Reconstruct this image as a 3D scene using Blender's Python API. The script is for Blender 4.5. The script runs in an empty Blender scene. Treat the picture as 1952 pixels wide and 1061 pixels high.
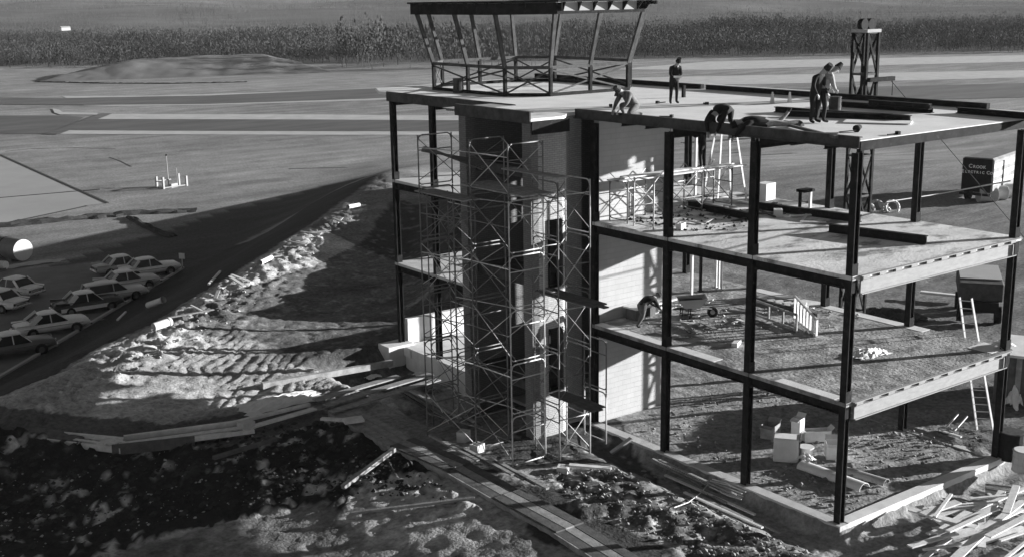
import bpy, bmesh, math, random
import numpy as np
from mathutils import Vector, Matrix, noise as mnoise
S = bpy.context.scene
COL = S.collection
random.seed(7)
R = math.radians

# ------------------------------------------------------------------ camera
CAM = dict(loc=(-27.755, -20.995, 15.647), yaw=0.931736596, pitch=-0.231625642, roll=-0.0160637134, f=2276.84)
cy, cp = CAM['yaw'], CAM['pitch']
FW = Vector((math.cos(cp)*math.cos(cy), math.cos(cp)*math.sin(cy), math.sin(cp)))
r0 = FW.cross(Vector((0, 0, 1))).normalized()
u0 = r0.cross(FW)
RT = math.cos(CAM['roll'])*r0 + math.sin(CAM['roll'])*u0
UP = -math.sin(CAM['roll'])*r0 + math.cos(CAM['roll'])*u0
CL = Vector(CAM['loc'])
cam_data = bpy.data.cameras.new('camera')
cam_data.sensor_width = 36.0
cam_data.lens = CAM['f']/1952*36.0
cam_data.clip_start = 0.5
cam_data.clip_end = 20000
cam = bpy.data.objects.new('camera', cam_data)
COL.objects.link(cam)
M3 = Matrix((RT, UP, -FW)).transposed()
cam.matrix_world = Matrix.Translation(CL) @ M3.to_4x4()
S.camera = cam

def G(px, py, z=0.0):
    """real-world point of the plane at height z that was measured at this spot of the survey photograph"""
    d = FW + RT*((px-976)/CAM['f']) + UP*((530.5-py)/CAM['f'])
    t = (z-CL.z)/d.z
    p = CL + d*t
    return Vector((p.x, p.y, z))
def GX(px, py, x=None, y=None):
    d = FW + RT*((px-976)/CAM['f']) + UP*((530.5-py)/CAM['f'])
    t = (x-CL.x)/d.x if x is not None else (y-CL.y)/d.y
    return CL + d*t

HAZE = .00007
# ------------------------------------------------------------------ sky, sun, exposure
SUN_AZ = Vector((0.917, -0.399, 0)).normalized()      # towards the sun
SUN_EL = R(9.5)
sun_vec = Vector((SUN_AZ.x*math.cos(SUN_EL), SUN_AZ.y*math.cos(SUN_EL), math.sin(SUN_EL)))
W = bpy.data.worlds.new('World'); S.world = W; W.use_nodes = True
nt = W.node_tree; nt.nodes.clear()
sky = nt.nodes.new('ShaderNodeTexSky'); sky.sky_type = 'NISHITA'; sky.sun_disc = False
sky.sun_elevation = SUN_EL
sky.air_density = .5; sky.dust_density = .2
sky.sun_rotation = math.atan2(SUN_AZ.x, SUN_AZ.y)
bw = nt.nodes.new('ShaderNodeRGBToBW')
bg = nt.nodes.new('ShaderNodeBackground'); bg.inputs[1].default_value = 0.05
wo = nt.nodes.new('ShaderNodeOutputWorld')
nt.links.new(sky.outputs[0], bw.inputs[0]); nt.links.new(bw.outputs[0], bg.inputs[0]); nt.links.new(bg.outputs[0], wo.inputs[0])
sd = bpy.data.lights.new('sun', 'SUN'); sd.energy = 5.0; sd.angle = R(0.5); sd.color = (1, 1, 1)
so = bpy.data.objects.new('sun', sd); COL.objects.link(so)
so.rotation_euler = (-sun_vec).to_track_quat('-Z', 'Y').to_euler()
so.location = (60, -30, 60)
S.view_settings.view_transform = 'Standard'; S.view_settings.look = 'None'
S.view_settings.gamma = 1; S.view_settings.use_curve_mapping = False
S.view_settings.exposure = 1.5

# ------------------------------------------------------------------ materials (a black and white place: all neutral)
def g3(v): return (v, v, v, 1)
def mat(name, v, v2=None, scale=3.0, rough=0.85, bump=0.0, bscale=None, metal=0.0, stretch=(1, 1, 1), detail=6, spots=None, contrast=(0.35, 0.65), spec=.25):
    m = bpy.data.materials.new(name); m.use_nodes = True
    n = m.node_tree.nodes; l = m.node_tree.links; b = n['Principled BSDF']
    b.inputs['Roughness'].default_value = rough; b.inputs['Metallic'].default_value = metal
    b.inputs['Specular IOR Level'].default_value = spec
    tc = n.new('ShaderNodeTexCoord'); mp = n.new('ShaderNodeMapping'); mp.inputs['Scale'].default_value = stretch
    l.new(tc.outputs['Object'], mp.inputs[0])
    if v2 is None: v2 = v*0.75
    nz = n.new('ShaderNodeTexNoise'); nz.inputs['Scale'].default_value = scale; nz.inputs['Detail'].default_value = detail
    nz.inputs['Roughness'].default_value = 0.65
    l.new(mp.outputs[0], nz.inputs['Vector'])
    cr = n.new('ShaderNodeValToRGB'); cr.color_ramp.elements[0].position = contrast[0]; cr.color_ramp.elements[1].position = contrast[1]
    cr.color_ramp.elements[0].color = g3(v2); cr.color_ramp.elements[1].color = g3(v)
    l.new(nz.outputs[0], cr.inputs[0])
    out = cr.outputs[0]
    if spots:
        n2 = n.new('ShaderNodeTexNoise'); n2.inputs['Scale'].default_value = spots[0]; n2.inputs['Detail'].default_value = 8
        n2.inputs['Roughness'].default_value = 0.7
        l.new(mp.outputs[0], n2.inputs['Vector'])
        c2 = n.new('ShaderNodeValToRGB'); c2.color_ramp.elements[0].position = spots[1]; c2.color_ramp.elements[1].position = spots[2]
        l.new(n2.outputs[0], c2.inputs[0])
        mx = n.new('ShaderNodeMix'); mx.data_type = 'RGBA'; l.new(c2.outputs[0], mx.inputs[0]); l.new(out, mx.inputs[6])
        mx.inputs[7].default_value = g3(spots[3]); out = mx.outputs[2]
    l.new(out, b.inputs['Base Color'])
    if bump:
        bn = n.new('ShaderNodeTexNoise'); bn.inputs['Scale'].default_value = bscale or scale*6; bn.inputs['Detail'].default_value = 5
        l.new(mp.outputs[0], bn.inputs['Vector'])
        bp = n.new('ShaderNodeBump'); bp.inputs['Strength'].default_value = bump; bp.inputs['Distance'].default_value = 0.05
        l.new(bn.outputs[0], bp.inputs['Height']); l.new(bp.outputs[0], b.inputs['Normal'])
    return m
M = dict(
    steel=mat('red_lead_steel', .032, .015, 3, .8, .1, spec=.05, spots=(6, .58, .70, .055)),
    steel_light=mat('galvanised_channel', .34, .26, 2.5, .8, .15, stretch=(1, 4, 4)),
    steel_grey=mat('primed_steel', .095, .05, 3, .75, spec=.08),
    carmid2=mat('slate_paint', .13, .11, 2, .3),
    carside=mat('weathered_van_side', .22, .12, 1.2, .6),
    tankm=mat('tank_shell', .16, .11, 1, .6),
    concrete=mat('concrete', .58, .42, 1.2, .8, .15, 20, spots=(.55, .56, .68, .24)),
    roofdeck=mat('roof_deck', .80, .66, 0.8, .55, .1, 15, spots=(.35, .60, .72, .42)),
    floor3=mat('dusty_floor', .74, .50, .7, .8, .3, 12, stretch=(.7, 1.4, 1), spots=(.8, .50, .62, .20)),
    floor2=mat('muddy_floor', .40, .15, 1.6, .9, .7, 8, contrast=(.40, .62), spots=(.45, .52, .66, .12)),
    wallc=mat('pale_concrete', .72, .55, 1.3, .85, .1, 20),
    wood=mat('raw_wood', .36, .20, 3, .8, .2, stretch=(1, 1, 1)),
    wood_light=mat('new_wood', .75, .55, 3, .75, .1),
    wood_dark=mat('wet_wood', .13, .07, 3, .8, .2),
    tube=mat('scaffold_tube', .22, .13, 5, .45),
    tube_light=mat('bright_tube', .60, .45, 5, .4),
    white=mat('white_paint', .80, .70, 4, .35),
    cargrey=mat('grey_paint', .40, .36, 2, .3),
    carmid=mat('pale_paint', .55, .5, 2, .3),
    cardark=mat('dark_paint', .05, .04, 2, .25),
    glass=mat('window_glass', .02, .015, 2, .08),
    chrome=mat('chrome', .6, .5, 2, .2, metal=.9),
    tyre=mat('tyre_rubber', .02, .015, 4, .9),
    black=mat('black_cloth', .02, .012, 8, .9),
    cloth=mat('grey_cloth', .16, .09, 8, .9),
    cloth_light=mat('pale_cloth', .36, .2, 7, .9),
    skin=mat('skin', .33, .27, 5, .6),
    paper=mat('paper', .8, .65, 3, .8),
    asphalt=mat('asphalt', .17, .12, .5, .8, .2, 10),
    runway=mat('runway_asphalt', .12, .07, .25, .8, 0, stretch=(.25, 1, 1)),
    shoulder=mat('dry_verge', .46, .36, .3, .9),
    apron=mat('apron_concrete', .34, .29, .12, .85),
    ditch=mat('ditch_weeds', .05, .02, 3, .95, 1, 6),
    soil=mat('loose_soil', .30, .16, 3, .95, .8, 10),
    soil_light=mat('pale_rubble', .55, .32, 3, .9, .6, 10),
    soil_dark=mat('wet_soil', .06, .03, 4, .95, .8, 10),
    hills=mat('far_wood', .16, .08, .008, 1.0, 0, detail=10, spec=0),
    trees=mat('bare_twigs', .10, .06, .006, 1.0, spec=0),
    evergreen=mat('evergreen', .03, .015, .01, 1.0, spec=0),
    sign=mat('sign_white', .75, .7, 5, .6),
)
def brick_mat(name, v, bw=.21, bh=.075, mo=.6, c2=.8):
    m = bpy.data.materials.new(name); m.use_nodes = True
    n = m.node_tree.nodes; l = m.node_tree.links; b = n['Principled BSDF']; b.inputs['Roughness'].default_value = .9
    uv = n.new('ShaderNodeUVMap'); uv.uv_map = 'UVMap'
    bk = n.new('ShaderNodeTexBrick'); bk.inputs['Scale'].default_value = 1
    bk.inputs['Brick Width'].default_value = bw; bk.inputs['Row Height'].default_value = bh; bk.inputs['Mortar Size'].default_value = .010
    bk.inputs['Color1'].default_value = g3(v); bk.inputs['Color2'].default_value = g3(v*c2); bk.inputs['Mortar'].default_value = g3(v*mo)
    l.new(uv.outputs[0], bk.inputs['Vector'])
    nz = n.new('ShaderNodeTexNoise'); nz.inputs['Scale'].default_value = .9; nz.inputs['Detail'].default_value = 9; nz.inputs['Roughness'].default_value = .7
    mx = n.new('ShaderNodeMix'); mx.data_type = 'RGBA'; mx.blend_type = 'MULTIPLY'; mx.inputs[0].default_value = .6
    l.new(bk.outputs[0], mx.inputs[6]); l.new(nz.outputs[0], mx.inputs[7]); l.new(mx.outputs[2], b.inputs['Base Color'])
    bp = n.new('ShaderNodeBump'); bp.inputs['Distance'].default_value = .01; bp.inputs['Strength'].default_value = .8
    l.new(bk.outputs['Fac'], bp.inputs['Height']); bp.invert = True; l.new(bp.outputs[0], b.inputs['Normal'])
    return m
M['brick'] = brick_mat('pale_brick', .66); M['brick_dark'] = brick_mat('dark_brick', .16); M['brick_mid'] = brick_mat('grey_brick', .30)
for k_ in ('trees', 'evergreen'):
    n_ = M[k_].node_tree.nodes; l_ = M[k_].node_tree.links; g_ = n_.new('ShaderNodeNewGeometry'); a_ = n_.new('ShaderNodeVectorMath'); a_.operation = 'SCALE'; a_.inputs['Scale'].default_value = .16
    l_.new(g_.outputs['Normal'], a_.inputs[0]); c_ = n_.new('ShaderNodeVectorMath'); c_.operation = 'ADD'; c_.inputs[1].default_value = (.25, -.2, .8); l_.new(a_.outputs[0], c_.inputs[0])
    d_ = n_.new('ShaderNodeVectorMath'); d_.operation = 'NORMALIZE'; l_.new(c_.outputs[0], d_.inputs[0]); l_.new(d_.outputs[0], n_['Principled BSDF'].inputs['Normal'])
M['plaster'] = brick_mat('buff_block_wall', .64, .40, .20, .86, .93)

# ------------------------------------------------------------------ helpers
def tag(o, label=None, cat=None, group=None, kind=None):
    if label: o['label'] = label
    if cat: o['category'] = cat
    if group: o['group'] = group
    if kind: o['kind'] = kind
    return o
def empty(name, loc=(0, 0, 0), rz=0.0, label=None, cat=None, group=None):
    o = bpy.data.objects.new(name, None); o.empty_display_size = .3
    o.location = loc; o.rotation_euler = (0, 0, rz); COL.objects.link(o)
    return tag(o, label, cat, group)
class MB:
    def __init__(s): s.v = []; s.f = []; s.uv = []
    def add(s, vs, fs):
        k = len(s.v); s.v += [tuple(p) for p in vs]; s.f += [tuple(i+k for i in f) for f in fs]; return s
    def box(s, x0, x1, y0, y1, z0, z1):
        return s.add([(x0, y0, z0), (x1, y0, z0), (x1, y1, z0), (x0, y1, z0), (x0, y0, z1), (x1, y0, z1), (x1, y1, z1), (x0, y1, z1)],
                     [(0, 3, 2, 1), (4, 5, 6, 7), (0, 1, 5, 4), (1, 2, 6, 5), (2, 3, 7, 6), (3, 0, 4, 7)])
    def bar(s, a, b, w, h=None, up=(0, 0, 1)):
        a = Vector(a); b = Vector(b); d = (b-a)
        if d.length < 1e-6: return s
        d.normalize(); up = Vector(up)
        if abs(d.dot(up)) > .98: up = Vector((1, 0, 0))
        sd_ = d.cross(up).normalized(); u = sd_.cross(d); h = w if h is None else h
        P = [a+sd_*x*w/2+u*y*h/2 for x, y in ((-1, -1), (1, -1), (1, 1), (-1, 1))]
        Q = [b+sd_*x*w/2+u*y*h/2 for x, y in ((-1, -1), (1, -1), (1, 1), (-1, 1))]
        return s.add(P+Q, [(0, 3, 2, 1)[::-1][::-1], (4, 5, 6, 7), (0, 1, 5, 4), (1, 2, 6, 5), (2, 3, 7, 6), (3, 0, 4, 7)])
    def tube(s, a, b, r, n=6, r2=None, caps=True):
        a = Vector(a); b = Vector(b); d = (b-a).normalized(); r2 = r if r2 is None else r2
        q = d.to_track_quat('Z', 'Y')
        P = [a+q@Vector((math.cos(t)*r, math.sin(t)*r, 0)) for t in [2*math.pi*i/n for i in range(n)]]
        Q = [b+q@Vector((math.cos(t)*r2, math.sin(t)*r2, 0)) for t in [2*math.pi*i/n for i in range(n)]]
        fs = [(i, (i+1) % n, n+(i+1) % n, n+i) for i in range(n)]
        if caps: fs += [tuple(range(n))[::-1], tuple(range(n, 2*n))]
        return s.add(P+Q, fs)
    def path(s, pts, r, n=6):
        for a, b in zip(pts, pts[1:]): s.tube(a, b, r, n)
        return s
    def prism(s, poly, z0, z1):
        n = len(poly)
        return s.add([(x, y, z0) for x, y in poly]+[(x, y, z1) for x, y in poly],
                     [tuple(range(n))[::-1], tuple(range(n, 2*n))]+[(i, (i+1) % n, n+(i+1) % n, n+i) for i in range(n)])
    def build(s, name, m, parent=None, smooth=False, loc=None, bevel=0):
        me = bpy.data.meshes.new(name); me.from_pydata(s.v, [], s.f); me.update()
        if m: me.materials.append(m)
        if smooth:
            me.polygons.foreach_set('use_smooth', [True]*len(me.polygons))
        o = bpy.data.objects.new(name, me); COL.objects.link(o)
        if parent is not None: o.parent = parent
        if loc is not None: o.location = loc
        if bevel:
            bm_ = bmesh.new(); bm_.from_mesh(me); bmesh.ops.bevel(bm_, geom=bm_.edges[:], offset=bevel, segments=1, affect='EDGES'); bm_.to_mesh(me); bm_.free()
        return o
def uvbox(o, s=1.0):
    me = o.data; uv = me.uv_layers.new(name='UVMap')
    for p in me.polygons:
        n = p.normal
        for li in p.loop_indices:
            c = me.vertices[me.loops[li].vertex_index].co
            if abs(n.z) > .7: uv.data[li].uv = (c.x, c.y)
            else:
                t = Vector((-n.y, n.x, 0)).normalized()
                uv.data[li].uv = (c.dot(t), c.z)
    return o
def kids(o): return [c for c in bpy.data.objects if c.parent == o]
def copy_tree(o, parent=None, chmap=None):
    if chmap is None:
        chmap = {}
        for c in bpy.data.objects:
            if c.parent is not None: chmap.setdefault(c.parent.name, []).append(c)
    c = o.copy(); COL.objects.link(c)
    if parent is not None: c.parent = parent
    for ch in chmap.get(o.name, []): copy_tree(ch, c, chmap)
    return c
def origin_to(o, p):
    """put the origin of a mesh object at p (mesh given in world space)"""
    p = Vector(p); o.data.transform(Matrix.Translation(-p)); o.location = p; return o
def single(mb, name, m, label, cat, group=None, at=None, kind=None, smooth=False):
    o = mb.build(name, m, smooth=smooth)
    vs = mb.v
    if at is None:
        at = (sum(v[0] for v in vs)/len(vs), sum(v[1] for v in vs)/len(vs), min(v[2] for v in vs))
    origin_to(o, at)
    return tag(o, label, cat, group, kind)
def attach(root, parts):
    """parts were built in world space; parent them to root keeping them in place"""
    for o in parts:
        o.parent = root
        o.matrix_parent_inverse = Matrix.Translation(-Vector(root.location)) if root.rotation_euler.z == 0 else Matrix.Rotation(-root.rotation_euler.z, 4, 'Z') @ Matrix.Translation(-Vector(root.location))

# ------------------------------------------------------------------ ground
def vnoise(x, y, seed=0):
    xi = np.floor(x).astype(np.int64); yi = np.floor(y).astype(np.int64); xf = x-xi; yf = y-yi
    def h(a, b):
        n = (a*374761393+b*668265263+seed*2147483647) & 0xffffffff
        n = ((n ^ (n >> 13))*1274126177) & 0xffffffff
        return ((n ^ (n >> 16)) & 0xffff)/65535.0
    u = xf*xf*(3-2*xf); v = yf*yf*(3-2*yf)
    return (h(xi, yi)*(1-u)+h(xi+1, yi)*u)*(1-v)+(h(xi, yi+1)*(1-u)+h(xi+1, yi+1)*u)*v
def fbm(x, y, o=4, seed=0, gain=.5):
    t = 0; a = 1; s = 0
    for i in range(o):
        t = t+a*vnoise(x*2**i, y*2**i, seed+i*17); s += a; a *= gain
    return t/s
def sstep(a, b, x):
    t = np.clip((x-a)/(b-a), 0, 1); return t*t*(3-2*t)
CREST = [(-80, -25), (-40, 6), (-17.4, 26.7), (-14.0, 29.4), (-11.6, 31.9), (-8.3, 34.2), (-3.5, 39.0), (2.4, 45.0), (10.0, 52.7), (21.5, 65.4), (27.5, 72.5), (48, 96), (90, 140), (300, 330)]
def crest_sd(X, Y):
    best = np.full(X.shape, 1e9); sg = np.ones(X.shape); tt = np.zeros(X.shape); acc = 0
    for (ax, ay), (bx, by) in zip(CREST, CREST[1:]):
        dx, dy = bx-ax, by-ay; L2 = dx*dx+dy*dy; L = math.sqrt(L2)
        t = np.clip(((X-ax)*dx+(Y-ay)*dy)/L2, 0, 1)
        d = np.hypot(X-ax-t*dx, Y-ay-t*dy); c = dx*(Y-ay)-dy*(X-ax)
        m = d < best
        best = np.where(m, d, best); sg = np.where(m, np.where(c > 0, 1, -1), sg); tt = np.where(m, acc+t*L, tt); acc += L
    return best*sg, tt
T_S = sum(math.dist(a, b) for a, b in zip(CREST[:10], CREST[1:11]))
ZF = -7.0
def inpoly(X, Y, poly):
    r = np.zeros(X.shape, bool); n = len(poly)
    for i in range(n):
        x1, y1 = poly[i][:2]; x2, y2 = poly[(i+1) % n][:2]
        c = ((y1 > Y) != (y2 > Y))
        with np.errstate(divide='ignore', invalid='ignore'):
            xx = (x2-x1)*(Y-y1)/((y2-y1) if y2 != y1 else 1e-9)+x1
        r ^= c & (X < xx)
    return r
def gp(pts, z=0): return [tuple(G(a, b, z)[:2]) for a, b in pts]
MOUND = gp([(-150, 880), (0, 850), (200, 862), (480, 838), (640, 800), (760, 850), (880, 940), (960, 985), (760, 935), (600, 938), (430, 965), (250, 1010), (-50, 1120), (-250, 1000)])
BANKTOP = gp([(-400, 860), (0, 845), (200, 858), (470, 836), (640, 800), (700, 810), (860, 915), (1010, 1010), (1150, 1110)])
HEAP2 = gp([(1060, 910), (1180, 905), (1300, 960), (1480, 1010), (1600, 1075), (1330, 1100), (1240, 1010), (1120, 960), (1030, 920)])
BRIGHT = gp([(690, 985), (760, 968), (900, 985), (1010, 1061), (940, 1110), (700, 1100), (640, 1040)], -1.2)
DARKROAD = gp([(900, 870), (960, 905), (1080, 950), (1160, 990), (1290, 1075), (1200, 1120), (1080, 1040), (930, 950)])
_a, _b = G(560, 650, 0), G(480, 725, 0); _d = (_a-_b).normalized(); RN = (-_d.y, _d.x)
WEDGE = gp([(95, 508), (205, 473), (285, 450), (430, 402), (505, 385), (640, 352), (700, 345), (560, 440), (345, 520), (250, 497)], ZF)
SPOIL = [(6.5, 29.0), (10.5, 35), (15, 41.5), (22, 51), (27, 59)]
def height(X, Y, relief=True):
    s, t = crest_sd(X, Y)
    d = (X+27.75)*.6+(Y+21)*.8
    hp = ZF*sstep(101, 180, d)
    fade = 1-sstep(T_S-4, T_S+14, t)
    berm = .55*np.exp(-((s+1.5)/4.0)**2)*fade
    Wd = 17+0*t
    f = np.clip(s/Wd, 0, 1); f = f+.09*np.sin(2*math.pi*f)*-1
    out = hp*(1-f)+ZF*f+berm
    h = np.where(s < 0, hp+berm, out)
    # lower ground in the foreground, below the board walk
    sb = np.full(X.shape, 1e9); sgn = np.ones(X.shape)
    for (ax, ay), (bx, by) in zip(BANKTOP, BANKTOP[1:]):
        dx, dy = bx-ax, by-ay; tt = np.clip(((X-ax)*dx+(Y-ay)*dy)/(dx*dx+dy*dy), 0, 1)
        dd = np.hypot(X-ax-tt*dx, Y-ay-tt*dy); c = dx*(Y-ay)-dy*(X-ax); m = dd < sb
        sb = np.where(m, dd, sb); sgn = np.where(m, np.where(c < 0, 1, -1), sgn)
    sb = sb*sgn
    low = sstep(0.2, 6.0, sb)
    h = h-.55*low*(1-sstep(30, 60, np.hypot(X+10, Y-5)))
    # cut in front of the left wing
    tr = sstep(14.6, 15.8, Y)*(1-sstep(24, 26, Y))*sstep(-5.2, -3.6, X)*(1-sstep(-.2, .3, X))
    h = h-1.1*tr
    out_ = np.maximum(sstep(.18, .5, -X)*(1-sstep(9, 11, Y)), sstep(.18, .38, -Y)*(1-sstep(12, 16, X)))
    h = h-.42*out_*(X > -2.6)*sstep(-2.6, -1.2, X)*sstep(-6, -3, Y)
    under = (X > -.05)*(X < 8.3)*(Y > .05)*(Y < 27)
    h = np.where(under > 0, h-.04, h)
    # spoil bank left behind the wing by the excavation
    rb = np.full(X.shape, 1e9)
    for (ax, ay), (bx, by) in zip(SPOIL, SPOIL[1:]):
        dx, dy = bx-ax, by-ay; tt = np.clip(((X-ax)*dx+(Y-ay)*dy)/(dx*dx+dy*dy), 0, 1); rb = np.minimum(rb, np.hypot(X-ax-tt*dx, Y-ay-tt*dy))
    h = h+2.0*np.exp(-(rb/2.1)**2)*(1+.5*(fbm(X*.35, Y*.35, 2, 31)-.5))
    if not relief: return h
    near = 1-sstep(35, 120, np.hypot(X, Y-15))
    n1 = fbm(X*.55, Y*.55, 5, 3)-.5
    n2 = fbm(X*3.2, Y*3.2, 3, 11)-.5
    n3 = np.abs(fbm(X*1.6, Y*1.6, 4, 23)-.5)
    inner = (s < .5)
    amp = np.where(under > 0, .05, .16)
    r = n1*amp*np.where(under > 0, .5, .7)+n2*np.where(under > 0, .08, .13)
    wx, wy = X+.8*n1*3, Y+.8*n1*3
    m1 = inpoly(wx, wy, MOUND); m2 = inpoly(wx, wy, HEAP2)
    r = np.where(m1, n1*.32+(.18-n3)*.5+n2*.34, r); r = np.where(m2, n1*.3+(.15-n3)*.45+n2*.25, r)
    # rubble along the crest, vehicle ruts inside it
    rub = np.exp(-((s+1.6)/1.8)**2)*fade
    r = r+rub*(n2*.45+.05)
    rut = (s < -4)*(s > -22)*(X < -.5)*(Y > 17)
    r = r+rut*.045*np.sin((X*RN[0]+Y*RN[1])*12.5+n1*22)*sstep(.35, .6, fbm(X*.25, Y*.25, 2, 5))
    r = np.where(s > 1.5, r*.12, r)
    flat = sstep(0, 14, s-Wd+6)
    return h+r*near*(1-flat)
def tones(X, Y):
    s, t = crest_sd(X, Y)
    n1 = fbm(X*.55, Y*.55, 5, 3)-.5; n2 = fbm(X*2.6, Y*2.6, 4, 11); n4 = fbm(X*.9, Y*.9, 4, 41)
    wx, wy = X+2.4*n1, Y+2.4*n1
    d = (X+27.75)*.6+(Y+21)*.8
    big = fbm(X*.02, Y*.05, 4, 61); fine = fbm(X*.35, Y*.9, 4, 71)
    field = .235+.16*(big-.5)+.14*(fine-.5)
    inner = .26+.25*(n4-.5)
    tn = np.where(s < 0, inner, field)
    crest = np.exp(-((s+5)/6.5)**2)
    tn = tn+np.where(s < 0, .20*crest*(.4+1.1*n4), 0)
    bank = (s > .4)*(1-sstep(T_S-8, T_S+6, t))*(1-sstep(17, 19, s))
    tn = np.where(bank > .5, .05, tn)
    tn = np.where(inpoly(X+n1*1.5, Y+n1*1.5, WEDGE), .075, tn)  # dark soil; its outline and tone also carry the bank's cast shadow
    yard = (X > 9)*(s < 0)
    tn = np.where(yard > 0, .17+.12*(n4-.5)+.07*(fine-.5), tn)
    farfield = sstep(75, 120, d)*(s < 0)
    tn = tn*(1-farfield)+field*farfield
    under = (X > -.05)*(X < 8.6)*(Y > .0)*(Y < 27)
    tn = np.where(under > 0, .30+.22*(n2-.5), tn)
    low = inpoly(X, Y, gp([(-600, 1010), (250, 1010), (430, 965), (600, 938), (760, 935), (960, 985), (1200, 1200), (-600, 1300)]))
    tn = np.where(low, .20+.22*(n2-.5)+.2*(n4-.5), tn)
    mid = inpoly(wx, wy, gp([(-100, 850), (300, 900), (640, 800), (560, 770), (300, 820), (0, 800), (-200, 810)]))
    tn = np.where(mid, .12, tn)
    tn = np.where(inpoly(wx, wy, DARKROAD), .055, tn)
    m2 = inpoly(wx, wy, MOUND); h2 = inpoly(wx, wy, HEAP2)
    c1 = fbm(X*2.1+5, Y*2.1, 5, 91, .6)
    clod = sstep(.60, .66, c1)  # pale clod tips stand for sunlit facets, put into the soil tone
    tn = np.where(m2, .03+.45*clod*sstep(.42, .58, fbm(X*.35, Y*.35, 3, 55)), tn)
    tn = np.where(h2, .09+.30*clod, tn)
    br = inpoly(wx, wy, BRIGHT)
    tn = np.where(br, .42*(.3+1.1*n2), tn)
    sp = inpoly(wx, wy, gp([(950, 880), (1080, 905), (1260, 900), (1180, 800), (1040, 800), (900, 860)]))
    tn = np.where(sp & ~h2, .06+.25*sstep(.6, .68, c1), tn)
    # spoil bank's cast shade darkened into the soil, with sunlit clod tips
    spoil_shade = inpoly(wx, wy, gp([(385, 600), (520, 548), (600, 520), (690, 470), (745, 395), (900, 400), (900, 700), (740, 700), (690, 700), (560, 706), (450, 695), (370, 645)]))
    tn = np.where(spoil_shade, tn*.30+.10*sstep(.62,.68,c1), tn)
    pale = inpoly(wx, wy, gp([(-40, 775), (120, 735), (340, 650), (520, 660), (560, 735), (430, 760), (200, 770), (60, 790)]))
    tn = np.where(pale, .36*(.55+.8*n4), tn)
    return np.clip(tn, .02, .75)
def axis(lo, hi, step, far, g):
    a = list(np.arange(lo, hi+1e-6, step)); st = step; x = a[-1]
    while x < far[1]: st *= g; x += st; a.append(x)
    st = step; x = a[0]; b = []
    while x > far[0]: st *= g; x -= st; b.append(x)
    return np.array(b[::-1]+a)
AX = axis(-22, 10, .17, (-900, 3600), 1.024); AY = axis(-8, 38, .17, (-400, 3600), 1.024)
XX, YY = np.meshgrid(AX, AY, indexing='ij')
HH = height(XX, YY)
HH = np.where(np.hypot(XX+27, YY+21) > 700, HH-.6, HH)
def gridmesh(name, XX, YY, ZZ, m, tone=None, smooth=True):
    nx, ny = XX.shape
    me = bpy.data.meshes.new(name)
    co = np.stack([XX, YY, ZZ], -1).reshape(-1, 3).astype(np.float32)
    i = np.arange(nx*ny).reshape(nx, ny)
    q = np.stack([i[:-1, :-1], i[1:, :-1], i[1:, 1:], i[:-1, 1:]], -1).reshape(-1)
    nf = len(q)//4
    me.vertices.add(nx*ny); me.vertices.foreach_set('co', co.ravel())
    me.loops.add(len(q)); me.loops.foreach_set('vertex_index', q.astype(np.int32))
    me.polygons.add(nf); me.polygons.foreach_set('loop_start', (np.arange(nf)*4).astype(np.int32))
    me.polygons.foreach_set('use_smooth', [smooth]*nf)
    me.update(calc_edges=True)
    if tone is not None:
        at = me.color_attributes.new('tone', 'FLOAT_COLOR', 'POINT')
        c = np.repeat(tone.reshape(-1, 1), 4, 1).astype(np.float32); c[:, 3] = 1
        at.data.foreach_set('color', c.ravel())
    me.materials.append(m)
    o = bpy.data.objects.new(name, me); COL.objects.link(o); return o
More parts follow.
